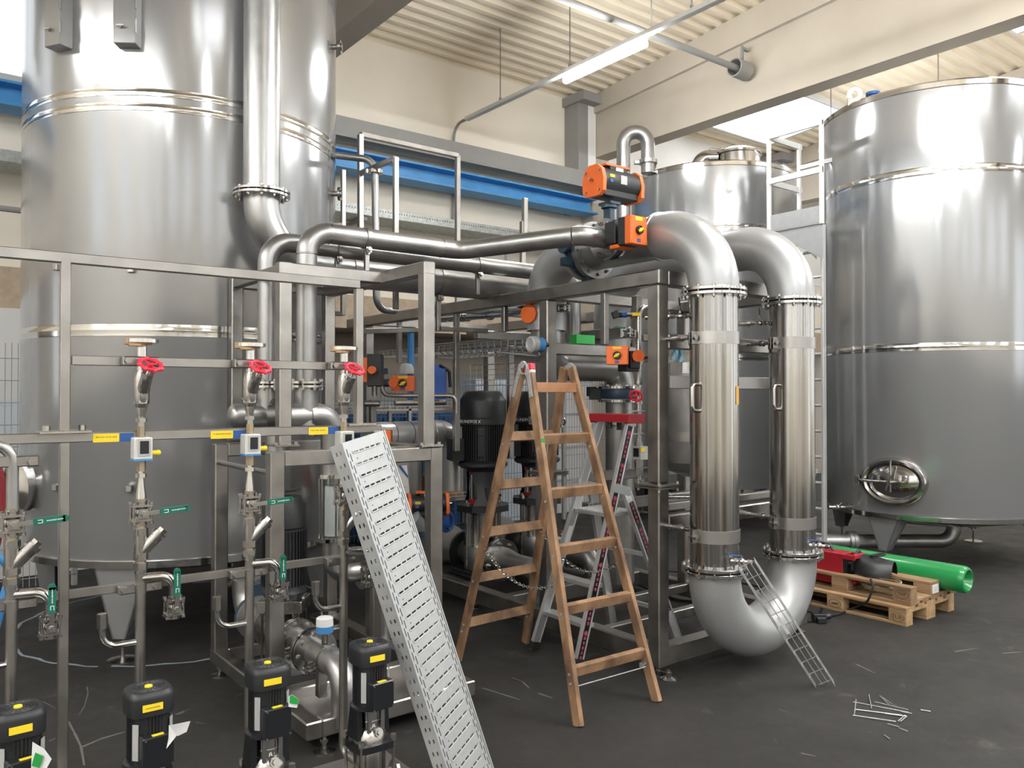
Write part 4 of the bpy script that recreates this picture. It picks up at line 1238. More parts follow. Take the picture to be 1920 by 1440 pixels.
def strap(t, c, axis, r, h, side, bmat=None):
    """clamp strap round a pipe with a bolted lug on one side"""
    c = V(c); ax = V(axis).normalized()
    m = M(); m.lathe([(r + .0005, -h / 2), (r + .006, -h / 2), (r + .006, h / 2), (r + .0005, h / 2)], c, ax, 48)
    sd = V(side).normalized()
    l = c + sd * (r + .02); w = ax.cross(sd).normalized()
    for k in (-1, 1): m.box(l + w * (.012 * k), (.05, .007, h), sd, w) if abs(ax.z) > .5 else m.box(l + w * (.012 * k), (.05, .007, h), sd, w)
    m.cyl(l - w * .03 + sd * .005, l + w * .03 + sd * .005, .008, n=10); m.hexn(l - w * .032 + sd * .005, l - w * .018 + sd * .005, .016); m.hexn(l + w * .018 + sd * .005, l + w * .032 + sd * .005, .016)
    return part('clamp', m, bmat or S_STRAP, t)

def control_box(t, c, nrm, w=.15, h=.17, dpt=.10, orange=.45, name='control_box', sticker=True):
    """orange and black valve controller; nrm = the side that carries the knob"""
    c = V(c); n = V(nrm).normalized(); s = ZA.cross(n).normalized()
    m = M(); m.box(c - n * dpt * .25, (w * .96, dpt * .55, h * .98), s, n); cb = part(name, m, CHAR, t)
    m = M(); m.box(c + n * dpt * .25, (w, dpt * orange, h), s, n)
    for a in (-1, 1):
        for b in (-1, 1): m.cyl(c + s * w * .42 * a + ZA * h * .42 * b + n * dpt * .4, c + s * w * .42 * a + ZA * h * .42 * b + n * (dpt * .25 + dpt * orange / 2 + .003), .007, n=8)
    part('orange_cover', m, ORANGE, cb)
    f = c + n * (dpt * .25 + dpt * orange / 2)
    m = M(); m.cyl(f, f + n * .014, w * .19, n=20); m.torus(f + n * .014, n, w * .16, .004, 20, 6); part('dial', m, BLACK_G, cb)
    m = M(); m.box(f + n * .019, (w * .30, .012, w * .09), (s + ZA * .6).normalized(), n); m.cyl(f + n * .012, f + n * .022, w * .08, n=12); part('yellow_knob', m, YELLOW, cb)
    if sticker:
        m = M(); m.box(f + ZA * h * .40 + n * .001, (w * .42, .003, h * .13), s, n); part('yellow_sticker', m, YELLOW, cb)
        m = M(); m.box(f - ZA * h * .36 + n * .001, (w * .20, .003, h * .12), s, n); part('blue_sticker', m, BLUE, cb)
    return cb

def cyl_actuator(t, c, axis, L=.40, r=.095, box=True):
    """black double acting actuator with orange end caps"""
    c = V(c); ax = V(axis).normalized(); s = ZA.cross(ax).normalized()
    m = M(); m.cyl(c - ax * L * .42, c + ax * L * .42, r, n=32); m.box(c - ZA * r * .72, (L * .80, r * 1.5, r * .7), ax, s); m.box(c + ZA * r * .85, (L * .42, r * 1.1, r * .5), ax, s)
    b = part('actuator', m, CHAR, t)
    for k in (-1, 1):
        e = c + ax * (k * L * .42)
        m = M(); rr = r * 1.06
        pts = [e + s * (rr * x) + ZA * (rr * z) for x, z in ((-.95, -.8), (-.6, -1.05), (.6, -1.05), (.95, -.8), (1.0, 0), (.8, .68), (.38, 1.0), (-.38, 1.0), (-.8, .68), (-1.0, 0))]
        if k < 0: pts = pts[::-1]
        m.prism(pts, ax * (k * L * .075))
        ec = part('end_cap', m, ORANGE, b)
        m = M()
        q = e + ax * (k * L * .075)
        for x, z in ((-.6, -.72), (.6, -.72), (.62, .55), (-.62, .55)): m.hexn(q + s * rr * x + ZA * rr * z, q + s * rr * x + ZA * rr * z + ax * k * .012, .008)
        m.cyl(q, q + ax * k * .035, .009, n=10); part('cap_screw', m, S_FIT, ec) if False else part('screw', m, S_FIT, b)
    m = M(); m.prism([c + ZA * r * 1.10 + ax * x * L + s * y * r for x, y in ((-.30, -.5), (.26, -.6), (.30, -.2), (.30, .5), (-.24, .6), (-.30, .2))][::1], ZA * r * .14); part('orange_lid', m, ORANGE, b)
    m = M(); m.box(c - s * r * 1.0 + ZA * r * .1 if s.dot(CAM - c) < 0 else c + s * r * 1.0 + ZA * r * .1, (.06, .006, .06), ax, s); part('name_plate', m, LABEL, b)
    sf = 1 if s.dot(CAM - c) > 0 else -1
    m = M(); m.box(c + s * sf * r * .98 - ax * L * .27 + ZA * r * .25, (.045, .008, .022), ax, s); part('yellow_sticker', m, YELLOW, b)
    m = M(); m.box(c + s * sf * r * .99 - ax * L * .29 - ZA * r * .08, (.03, .008, .026), ax, s); part('blue_sticker', m, BLUE, b)
    m = M(); m.box(c + s * sf * r * .58 + ZA * r * .92, (.07, .006, .024), ax, s); part('white_sticker', m, WHITE, b)
    return b

def wafer(t, c, axis, R, th=.05, stem=None, stem_len=.18):
    c = V(c); ax = V(axis).normalized()
    m = M(); m.lathe([(R * .62, -th / 2), (R * .97, -th / 2), (R, -th * .3), (R, th * .3), (R * .97, th / 2), (R * .62, th / 2)], c, ax, 40)
    if stem is not None:
        st = V(stem).normalized(); w = ax.cross(st)
        m.box(c + st * (R + stem_len / 2 - .02), (.07, th * .9, stem_len), w, ax) if abs(st.z) > .5 else m.beam(c + st * (R - .03), c + st * (R + stem_len), .06, th * .9)
        e = c + st * (R + stem_len)
        m.cyl(e - st * .02, e, .055, n=16)
    return part('valve_body', m, DBLUE, t)

# ------------------------------------------------------------------ the polished double tube
TX1, TX2, TY, TR = 4.14, 4.987, 3.28, .152
t = loop = thing('tube_loop', 'two tall polished steel tubes joined by a U bend at the bottom', 'pipe', (4.56, TY, .08))
Ztop, Zbot = 2.44, .70
for X in (TX1, TX2):
    m = M(); m.lathe([(TR, Zbot), (TR, Ztop)], (X, TY, 0), ZA, 96); tb = part('polished_tube', m, S_POL, t)
    hn = (-RGT * .80 - FWD * .60).normalized()
    a = V((X, TY, 0)) + hn * (TR - .005)
    m = M(); m.pipe([a + ZA * 1.86, a + hn * .062 + ZA * 1.86, a + hn * .062 + ZA * 1.695, a + ZA * 1.695], .0125, bend=.03, n=14); part('handle', m, S_SHINY, tb)
    for z in (2.15, .915): strap(t, (X, TY, z), ZA, TR, .078, (-RGT * .86 - FWD * .5))
    for z in (2.15, .955):
        m = M(); m.cyl((X - .18, TY + .05, z), (X - .18, TY + .26, z), .014, n=10); m.hexn((X - .18, TY + .10, z), (X - .18, TY + .13, z), .024); part('clamp_stud', m, S_FIT, t)
    flange_pair(t, (X, TY, Ztop), ZA, .205, TR, nb=12)
    flange_pair(t, (X, TY, Zbot), ZA, .205, TR, nb=12)
m = M(); a = V((TX1, TY, 0)) + (RGT * .80 - FWD * .60).normalized() * (TR + .001)
m.box(a + ZA * 1.79, (.042, .003, .115), (RGT * .6 + FWD * .8), (RGT * .8 - FWD * .6)); part('amber_label', m, mat('amber_label', (.50, .26, .03), .4), t)
m = M(); m.pipe([(TX1, TY, Zbot - .02), (TX1, TY, Zbot - .04 - .4235), (TX2, TY, Zbot - .04 - .4235), (TX2, TY, Zbot - .02)], .160, bend=.4234, n=48, caps=False, bn=14); part('u_bend', m, S_MATT, t)
ZB = 2.865
m = M(); m.pipe([(TX1, TY, Ztop + .02), (TX1, TY, ZB), (TX1, 3.72, ZB)], .158, bend=.40, n=48, caps=False, bn=14); part('upper_bend', m, S_MATT, t)
m = M(); m.lathe([(.158, -.012), (.166, -.010), (.166, .010), (.158, .012)], (TX1, 3.72, ZB), YA, 48); part('weld_ring', m, S_PIPE, t)
m = M(); m.pipe([(TX1, 3.72, ZB), (TX1, 4.40, ZB)], .150, n=40, caps=False); m.cyl((TX1, 4.36, ZB), (TX1, 4.40, ZB), .21, n=40); cb = part('cross_pipe', m, S_PIPE, t)
bolts_on(cb, (TX1, 4.36, ZB), -YA, .182, 12, .013, .014, S_FIT, 0, .1)
m = M(); m.cyl((TX1, 4.47, ZB), (TX1, 4.51, ZB), .21, n=40); m.pipe([(TX1, 4.50, ZB), (TX1, 4.93, ZB), (TX1, 4.93, 2.30)], .155, bend=.31, n=40, caps=False, bn=12); part('down_bend', m, S_MATT, t)
m = M(); m.pipe([(TX1, 4.93, 2.32), (TX1, 4.93, 2.03), (4.96, 4.93, 2.03), (4.96, 4.93, 1.86)], .125, bend=.18, n=36, caps=False, bn=12); part('transfer_bend', m, S_PIPE, t)
m = M(); m.pipe([(TX1, 4.93, 2.05), (TX1, 4.93, 1.5)], .085, n=28); m.cyl((TX1, 4.93, 1.56), (TX1, 4.93, 1.58), .14, n=28); m.cyl((TX1, 4.93, 1.60), (TX1, 4.93, 1.62), .14, n=28); m.pipe([(TX1, 4.93, 1.5), (TX1, 4.93, .21)], .085, n=24); part('drop_pipe', m, S_PIPE, t)
m = M(); m.pipe([(TX2, TY, Ztop + .02), (TX2, TY, ZB), (TX2, 5.05, ZB), (TX2, 5.05, 2.2)], .158, bend=.40, n=48, caps=False, bn=14); part('upper_bend', m, S_MATT, t)
m = M(); m.pipe([(TX2 + .0, 5.05, 2.25), (TX2, 5.05, 1.2)], .11, n=24); part('drop_pipe', m, S_PIPE, t) if False else None
# sampling valves at the lower and upper flanges
def small_valve(t, c, d, lever, blue=True, name='sample_valve'):
    c = V(c); d = V(d).normalized()
    m = M(); m.cyl(c, c + d * .13, .011, n=10); m.sphere(c + d * .065, .022, 12, 7); m.hexn(c + d * .10, c + d * .125, .018); m.hexn(c + d * .02, c + d * .04, .018); m.cyl(c + d * .065, c + d * .065 + ZA * .035, .007, n=8); v_ = part(name, m, S_FIT, t)
    L = V(lever).normalized()
    m = M(); m.beam(c + d * .065 + ZA * .035, c + d * .065 + ZA * .040 + L * .085, .014, .005); part('lever', m, BLUE if blue else S_FIT, v_)
for X in (TX1, TX2):
    a = V((X, TY, .775)) + (RGT * .45 - FWD * .89) * (TR * .98)
    small_valve(t, a, (RGT * .9 - FWD * .44), -RGT)
    a = V((X, TY, 2.30)) + (-RGT * .9 + FWD * .45) * (TR * .98)
    small_valve(t, a, (-RGT * .95 + FWD * .3), V((.1, .2, 1)), False)
    m = M(); q = a + (-RGT * .95 + FWD * .3) * .13; m.pipe([q, q + (-RGT * .95 + FWD * .3) * .16], .018, n=12); m.cyl(q, q + (-RGT * .95 + FWD * .3) * .02, .03, n=12); part('stub_pipe', m, S_FIT, t)

# valves on the cross pipe
t = thing('butterfly_valve', 'large dark blue butterfly valve with orange control box on the thick cross pipe', 'valve', (TX1, 4.435, 2.86))
wafer(t, (TX1, 4.435, ZB), YA, .20, .06, V((-1, 0, .05)), .06)
m = M(); m.box((TX1 + .0, 4.435, ZB - .24), (.09, .07, .10)); part('valve_foot', m, DBLUE, t)
m = M(); m.box((TX1 - .22, 4.435, ZB - .10), (.08, .06, .06)); part('lug', m, DBLUE, t)

VX, VY, VZ = 3.86, 3.99, 2.86
t = thing('butterfly_valve', 'butterfly valve with black and orange pneumatic actuator on top of the pipe end', 'valve', (VX + .06, VY, VZ))
wafer(t, (VX + .055, VY, VZ), XA, .135, .05, ZA, .10)
cyl_actuator(t, (VX + .10, VY, VZ + .385), XA, .40, .098)
m = M(); m.box((VX + .06, VY, VZ + .245), (.10, .12, .02)); part('mounting_plate', m, DBLUE, t)
t = thing('valve_controller', 'orange valve controller with yellow knob beside the large pale pipe bend', 'controller', (VX + .12, VY - .32, VZ))
control_box(t, P(1186, 434, d=5.30), -YA, .155, .185, .12)
m = M(); q = P(1160, 440, d=5.45); m.box(q, (.17, .10, .15)); part('switch_block', m, BLACK, t)
m = M(); m.box(P(1165, 464, d=5.40), (.13, .09, .025)); part('orange_foot', m, ORANGE, t)
m = M(); m.cyl(P(1150, 445, d=5.5), P(1133, 446, d=5.62), .03, n=14); part('stem', m, BLACK, t)

# ------------------------------------------------------------------ pipes that cross from the left skid
PZ = 2.845
t = thing('crossing_pipe', 'upper steel pipe rising from the left skid and crossing to the orange actuator valve', 'pipe', (2.115, 4.9, 1.7), 'crossing pipes')
m = M(); m.pipe([(2.115, 4.9, 1.87), (2.115, 4.9, PZ), (3.30, 4.9, PZ), (3.62, 4.05, PZ + .01), (3.66, VY, VZ), (VX, VY, VZ)], .066, bend=.15, n=28, caps=False, bn=10); part('pipe', m, S_PIPE, t)
for p, a in (((2.115, 4.9, PZ - .15), ZA), ((2.27, 4.9, PZ), XA), ((3.13, 4.9, PZ), XA)):
    m = M(); m.lathe([(.066, -.006), (.0685, -.003), (.0685, .003), (.066, .006)], p, a, 28); part('weld_seam', m, S_FIT, t)
m = M(); m.cyl((VX + .005, VY, VZ), (VX + .03, VY, VZ), .14, n=40); fl = part('flange', m, S_SHINY, t); bolts_on(fl, (VX + .005, VY, VZ), -XA, .112, 8, .014, .014, S_FIT, 0, .3)
m = M(); m.cyl((VX + .082, VY, VZ), (VX + .105, VY, VZ), .14, n=40); m.cyl((VX + .10, VY, VZ), (TX1 - .13, VY, VZ), .066, n=24); part('flange', m, S_SHINY, t)
flange_pair(t, (2.115, 4.9, 1.86), ZA, .115, .066, .018, .008, 8, .012)
m = M(); m.pipe([(2.115, 4.9, 1.84), (2.115, 4.9, 1.60)], .075, n=28, caps=False); m.pipe([(1.95, 4.9, 1.66), (2.30, 4.9, 1.66), (2.30, 4.9, 1.28)], .080, bend=.12, n=28, bn=10); part('tee', m, S_PIPE, t)
strap(t, (2.14, 4.9, 1.66), XA, .082, .03, V((0, -.2, -1)))
strap(t, (2.535, 4.9, PZ), XA, .067, .035, V((0, -.35, -1)))
m = M(); m.beam((2.54, 4.9, UZ - .02), (2.54, 4.9, PZ - .06), .03); part('support_post', m, S_FRAME, t)
# sight glass below the bend
m = M(); m.cyl((2.30, 4.9, 1.255), (2.30, 4.9, 1.28), .105, n=36); m.cyl((2.30, 4.9, .845), (2.30, 4.9, .87), .105, n=36); part('flange', m, S_SHINY, t)
m = M()
for k in range(6):
    a = 2 * math.pi * k / 6 + .3; m.cyl((2.30 + .09 * math.cos(a), 4.9 + .09 * math.sin(a), .86), (2.30 + .09 * math.cos(a), 4.9 + .09 * math.sin(a), 1.26), .006, n=8)
o = part('tie_rod', m, S_SHINY, t); o['kind'] = 'stuff'
m = M(); m.tube((2.30, 4.9, .87), (2.30, 4.9, 1.255), .068, .064, 32); part('sight_glass', m, GLASS, t, label='clear glass cylinder')
m = M(); m.cyl((2.30, 4.9, .88), (2.30, 4.9, 1.20), .052, n=24); part('filter_insert', m, WHITE, t, label='white filter sleeve')
m = M(); m.pipe([(2.30, 4.9, .85), (2.30, 4.9, .62), (2.72, 4.9, .62)], .065, bend=.12, n=24); m.cyl((2.50, 4.9, .62), (2.52, 4.9, .62), .12, n=28); m.cyl((2.55, 4.9, .62), (2.57, 4.9, .62), .12, n=28); part('lower_bend', m, S_PIPE, t)
m = M(); m.cyl((2.52, 4.9, .62), (2.55, 4.9, .62), .115, n=28); m.box((2.535, 4.9, .76), (.04, .05, .06)); part('valve_body', m, DBLUE, t)
m = M(); m.pipe([(2.66, 4.86, .62), (2.66, 4.86, .16)], .05, n=20); m.cyl((2.66, 4.86, .42), (2.66, 4.86, .43), .055, n=20); part('stand_pipe', m, S_PIPE, t)

t = thing('crossing_pipe', 'second steel pipe crossing just behind and below the upper one', 'pipe', (1.95, 5.14, 1.7), 'crossing pipes')
PX2 = 1.95
m = M(); m.pipe([(PX2, 5.14, 1.87), (PX2, 5.14, 2.80), (4.62, 5.14, 2.80), (4.62, 5.14, 2.05)], .063, bend=.15, n=26, caps=False, bn=10); part('pipe', m, S_PIPE, t)
flange_pair(t, (PX2, 5.14, 1.86), ZA, .112, .063, .018, .008, 8, .012)
m = M(); m.pipe([(PX2, 5.14, 1.84), (PX2, 5.14, 1.62)], .072, n=24, caps=False); m.pipe([(1.74, 5.14, 1.66), (2.02, 5.14, 1.66), (2.02, 5.14, 1.35)], .078, bend=.1, n=26); m.sphere((1.74, 5.14, 1.66), .078, 20, 10, (.6, 1, 1)); part('tee', m, S_PIPE, t)
strap(t, (1.80, 5.14, 1.66), XA, .079, .028, V((0, -.3, 1)))
m = M(); m.cyl((1.925, 4.9, 1.66), (1.945, 4.9, 1.66), .115, n=32); m.cyl((1.90, 4.9, 1.66), (1.925, 4.9, 1.66), .11, n=32); part('blind_flange', m, S_SHINY, t)
for x, y in ((2.44, 5.14), (3.62, 5.14)):
    strap(t, (x, y, 2.80), XA, .064, .035, V((0, -.35, -1)))
    m = M(); m.beam((x, y, UZ - .03), (x, y, 2.74), .03); part('support_post', m, S_FRAME, t)

t = thing('tank_feed_pipe', 'wide steel pipe coming down in front of the tall tank and bending across', 'pipe', (2.02, 5.44, 2.7))
m = M(); m.pipe([(2.02, 5.44, 3.19), (2.02, 5.44, 6.2)], .122, n=40); part('riser', m, S_PIPE, t)
m = M(); m.pipe([(2.02, 5.44, 3.15), (2.02, 5.44, 2.70), (4.78, 5.44, 2.70), (4.78, 5.44, 2.1)], .120, bend=.42, n=40, caps=False, bn=14); part('lower_bend', m, S_PIPE, t)
flange_pair(t, (2.02, 5.44, 3.17), ZA, .19, .122, .018, .008, 12, .013)
for x in (2.7, 3.45):
    strap(t, (x, 5.44, 2.70), XA, .121, .05, V((0, -.2, -1)))
m = M(); m.beam((3.45, 5.44, 2.3), (3.45, 5.44, 2.58), .035); m.beam((3.45, 5.44, 2.32), (3.93, 5.44, 2.32), .035); part('support_post', m, S_FRAME, t)

# thin pipe looping out of the tall tank, square tube guard frame around it
t = thing('vent_pipe', 'thin steel pipe leaving the tall tank and dropping behind the crossing pipes', 'pipe', (3.2, 6.1, 2.4))
q0 = P(640, 290, d=6.9); q1 = P(703, 300, d=6.9); q2 = P(706, 580, d=6.9); q3 = P(740, 583, d=7.1)
m = M(); m.pipe([P(622, 290, d=6.9), q1, q2, q3], .031, bend=.12, n=18, bn=10); part('pipe', m, S_PIPE, t)
m = M(); q = P(705, 322, d=6.9); m.cyl(q - ZA * .015, q + ZA * .015, .06, n=20); m.cyl(q - RGT * .075 - ZA * .01, q - RGT * .075 + ZA * .02, .016, n=8); part('clamp_ferrule', m, S_SHINY, t)
t = thing('guard_frame', 'tall square tube portal standing behind the crossing pipes against the blue beam', 'frame', (3.4, 6.2, 2.5))
def gp(u, v, d=7.1): return P(u, v, d=d)
A1, A2, B1, B2 = gp(676, 252), gp(676, 425), gp(858, 292, 8.05), gp(858, 455, 8.05)
for a, b in ((A1, gp(676, 640)), (B1, gp(858, 640, 8.05))):
    m = M(); m.beam(b, a, .045); part('upright', m, S_FRAME, t)
m = M(); m.beam(A1, B1, .045); part('top_rail', m, S_FRAME, t)
c1, c2 = gp(676, 325), gp(742, 297, 6.55)
m = M(); m.beam(c1, c2, .04); part('side_rail', m, S_FRAME, t)
m = M(); m.beam(gp(742, 580, 6.55), c2 + ZA * .01, .04); part('upright', m, S_FRAME, t)
m = M(); m.beam(gp(858, 560, 8.05) + V((0, 0, -.3)), gp(676, 600) + V((0, 0, -.1)), .045); part('lower_rail', m, S_FRAME, t)
m = M(); m.beam(P(984, 372, d=7.6), P(984, 450, d=7.6), .045); m.beam(P(980, 415, d=7.6), P(980, 590, d=7.6), .045)
solo('upright_post', m, S_FRAME, 'single square tube post rising behind the crossing pipes left of the orange valve', 'post')

# ------------------------------------------------------------------ skid internals
# wafer valve on the vertical suction pipe
t = thing('suction_pipe', 'thick vertical steel pipe with dark blue wafer valve behind the step ladder', 'pipe', (4.96, 4.93, .2))
m = M(); m.cyl((4.96, 4.93, 1.845), (4.96, 4.93, 1.865), .185, n=40); m.cyl((4.96, 4.93, 1.73), (4.96, 4.93, 1.75), .185, n=40); fl = part('flange', m, S_SHINY, t); bolts_on(fl, (4.96, 4.93, 1.865), ZA, .16, 12, .013, .012, S_FIT, 0, .1)
wafer(t, (4.96, 4.93, 1.80), ZA, .175, .085)
m = M(); m.box(V((4.96, 4.93, 1.80)) - RGT * .21, (.10, .09, .10), RGT, FWD); m.cyl(V((4.96, 4.93, 1.78)) - RGT * .24, V((4.96, 4.93, 1.86)) - RGT * .24, .045, n=14); part('gear_box', m, BLACK, t)
m = M(); m.pipe([(4.96, 4.93, 1.73), (4.96, 4.93, .20)], .122, n=36); part('pipe', m, S_PIPE, t)
m = M(); m.cyl((4.96, 4.93, 1.54), (4.96, 4.93, 1.56), .165, n=36); m.cyl((4.96, 4.93, 1.57), (4.96, 4.93, 1.59), .165, n=36); fl = part('flange', m, S_FIT, t); bolts_on(fl, (4.96, 4.93, 1.59), ZA, .145, 12, .012, .010, S_FIT, 0, .3, both=.05)

# pressure vessel with dished ends
t = thing('pressure_vessel', 'small steel pressure vessel with dished ends half hidden behind the left polished tube', 'vessel', (4.83, 3.98, 1.1))
vc = V((4.85, 4.02, 0))
m = M(); m.lathe([(0, 1.17), (.10, 1.18), (.20, 1.22), (.255, 1.29), (.27, 1.37), (.27, 1.90), (.285, 1.905), (.285, 1.945), (.27, 1.95), (.26, 2.03), (.20, 2.09), (.10, 2.12), (0, 2.13)], vc, ZA, 64); part('shell', m, S_PIPE, t, sharp=25)
m = M(); m.lathe([(.2705, 1.45), (.276, 1.45), (.276, 1.52), (.2705, 1.52)], vc, ZA, 64); sd = (-RGT * .9 - FWD * .43).normalized(); m.hexn(vc + sd * .27 + ZA * 1.485, vc + sd * .30 + ZA * 1.485, .028); part('clamp_band', m, S_FRAME, t)
for a in (2.4, 3.3, 4.2, 5.2):
    d = V((math.cos(a), math.sin(a), 0)); m = M(); m.box(vc + d * .25 + ZA * 1.99, (.06, .09, .10), d); part('lug', m, S_FRAME, t)
m = M(); m.cyl(vc + ZA * 1.18, vc + ZA * 1.08, .03, n=14); m.pipe([vc + ZA * 1.10, vc + ZA * 1.02 - RGT * .0, vc + ZA * 1.02 - RGT * .22], .016, bend=.04); m.sphere(vc + ZA * 1.09, .045, 12, 8); part('drain', m, S_FIT, t)
m = M(); m.box(vc - RGT * .10 + ZA * .82 - FWD * .0, (.06, .3, .10)); part('support', m, S_FRAME, t)
t = thing('plastic_sheet', 'crumpled light blue plastic sheet hanging on the pressure vessel', 'sheet', P(1277, 655, d=5.75))
rows = []
m = M(); N1, N2 = 7, 8
for j in range(N2):
    for i in range(N1):
        u = 1260 + 24 * i / (N1 - 1) * (.75 + .3 * j / N2) + 2 * math.sin(j * 2 + i); v = 632 + 46 * j / (N2 - 1) - (3 if i in (0, N1 - 1) else 0) + 2 * math.cos(i * 3)
        m.v.append(tuple(P(u, v, d=5.66 + .03 * math.sin(i * 2.1 + j * 1.3))))
for j in range(N2 - 1):
    for i in range(N1 - 1):
        a = j * N1 + i; m.f.append((a, a + 1, a + N1 + 1, a + N1)); m.fm.append(0)
part('sheet', m, CLOTH, t, sharp=180)

# instrument line next to the front post
DX, DY = 4.20, 3.985
A = lambda dx, dy, z: V((DX + dx, DY + dy, z))
t = thing('instrument_line', 'thin vertical pipe line with small red handwheel and flow meter behind the front skid post', 'pipe line', A(0, 0, 1.1))
m = M(); m.pipe([A(0, 0, 1.15), A(0, 0, 2.42), A(.22, -.02, 2.42)], .019, bend=.08, n=14); m.pipe([A(.05, .05, 1.5), A(.05, .05, 2.35)], .010, n=8); part('pipe', m, S_FIT, t)
m = M()
for z in (2.08, 2.02, 1.88, 1.80, 1.74): m.cyl(A(0, 0, z - .012), A(0, 0, z + .012), .028, n=16)
m.hexn(A(0, 0, 1.42), A(0, 0, 1.46), .028); m.cyl(A(0, 0, 1.23), A(0, 0, 1.33), .03, n=6); m.hexn(A(0, 0, 1.17), A(0, 0, 1.2), .036); part('coupling', m, S_FIT, t)
m = M(); m.cyl(A(0, 0, 2.035), A(0, 0, 2.09), .032, n=18); part('blue_joint', m, DBLUE, t)
ax = V((-.55, -.35, -.45)).normalized()
m = M(); m.cyl(A(0, 0, 1.86), A(0, 0, 1.86) + ax * .09, .024, n=12); m.cyl(A(0, 0, 1.86) + ax * .09, A(0, 0, 1.86) + ax * .13, .008, n=8); part('stop_valve', m, S_FIT, t)
h = A(0, 0, 1.86) + ax * .13; xx, yy, _z = frame_of(ax)
m = M(); m.torus(h, ax, .042, .008, 24, 8); m.cyl(h - ax * .01, h + ax * .01, .012, n=10)
for k in range(4):
    a = math.pi / 2 * k; m.beam(h, h + (xx * math.cos(a) + yy * math.sin(a)) * .042, .009, .005)
part('handwheel', m, RED_B, t)
m = M(); m.box(A(-.01, -.02, 1.385), (.075, .085, .095)); fm = part('flow_meter', m, LABEL, t)
m = M(); m.box(A(-.05, -.02, 1.39), (.006, .05, .06)); part('display', m, BLACK_G, fm)
m = M(); m.box(A(-.03, -.066, 1.41), (.04, .004, .03), XA); part('yellow_sticker', m, YELLOW, fm)
m = M()
for z in (1.52, 1.68): m.box(A(-.05, 0, z), (.17, .05, .008))
for dx in (-.12, .02): m.cyl(A(dx, 0, 1.52), A(dx, 0, 1.68), .006, n=8)
m.cyl(A(-.08, .01, 1.58), A(-.08, .01, 1.66), .022, n=12); part('float_gauge', m, S_FIT, t)
m = M(); d = (-RGT).normalized(); q = A(0, 0, 2.36); m.cyl(q, q + d * .10, .016, n=10); m.hexn(q + d * .02, q + d * .05, .02); part('yellow_fitting', m, S_FIT, t)
m = M(); m.box(q - ZA * .0 + d * .02 - FWD * .03, (.06, .004, .022), RGT, FWD); part('yellow_sticker', m, YELLOW, t)
m = M(); m.cyl(q + d * .10, q + d * .14, .020, n=12); m.box(q + d * .165 + ZA * .0, (.05, .035, .05), (RGT + ZA * .4), FWD); part('black_plug', m, BLACK, t)
m = M(); m.cyl(q + d * .085, q + d * .12, .0205, n=12); part('blue_collar', m, BLUE, t)
ball_valve(t, A(-.09, .0, 2.22), V((1, 0, 0)), V((0, 0, 1)), V((-1, 0, 0)), .9)
t = thing('valve_controller', 'orange valve controller box with yellow knob left of the front skid post', 'controller', P(1159, 667, d=5.55))
control_box(t, P(1159, 667, d=5.50), (-.25 * RGT - FWD), .145, .125, .12, .5)
m = M(); m.box(P(1180, 675, d=5.6), (.09, .12, .12)); m.box(P(1178, 690, d=5.6), (.12, .09, .05)); part('switch_block', m, BLACK, t)
m = M(); q = P(1195, 668, d=5.53); n = (-FWD); m.cyl(q, q + n * .05, .042, n=10); m.hexn(q + n * .05, q + n * .06, .01)
for k in range(6):
    a = k * math.pi / 3; m.cyl(q + (RGT * math.cos(a) + ZA * math.sin(a)) * .034 + n * .045, q + (RGT * math.cos(a) + ZA * math.sin(a)) * .034 + n * .056, .006, n=6)
part('orange_drive', m, ORANGE, t)
# further things on the skid front
t = thing('pressure_transmitter', 'round white and blue pressure transmitter on the left face of the middle skid post', 'sensor', P(1003, 645, d=5.9))
q = V((FX - .055, 4.62, 2.165)); m = M(); m.cyl(q + XA * .02, q - XA * .05, .018, n=12); part('stem', m, BLACK, t)
m = M(); m.cyl(q - XA * .04, q - XA * .10, .055, n=28); part('blue_body', m, BLUE_L, t)
m = M(); m.cyl(q - XA * .10 - YA * .0, q - XA * .145, .060, n=28); m.torus(q - XA * .145, XA, .045, .010, 28, 8); part('white_cap', m, LABEL, t)
m = M(); m.pipe([q - XA * .07 - ZA * .055, q - XA * .06 - ZA * .08, q + YA * .1 - ZA * .08, q + YA * .6 - ZA * .03], .006, bend=.02, n=8); part('cable', m, GREY, t)
t = thing('tray_box', 'green open plastic box lying on the cross beam', 'box', P(1088, 640, Y=4.66))
q = V((4.28, 4.66, 2.187))
m = M(); m.box(q + ZA * .005, (.19, .08, .01))
for a in (-1, 1): m.box(q + V((.092 * a, 0, .035)), (.008, .08, .07)); m.box(q + V((0, .038 * a, .035)), (.19, .006, .07))
for k in (-.05, .0, .05): m.box(q + V((k, 0, .03)), (.005, .07, .05))
part('body', m, GREEN_L, t)
t = thing('drain_valve', 'small ball valve sticking out of the pale vertical pipe behind the middle post', 'valve', (TX1, 4.75, 2.44))
ball_valve(t, (TX1 - .02, 4.70, 2.46), V((.55, -.83, .0)).normalized(), ZA, V((-.6, .5, .55)).normalized(), .95)
m = M(); m.cyl((TX1, 4.80, 2.46), (TX1 - .02, 4.72, 2.46), .016, n=10); part('nipple', m, S_FIT, t)
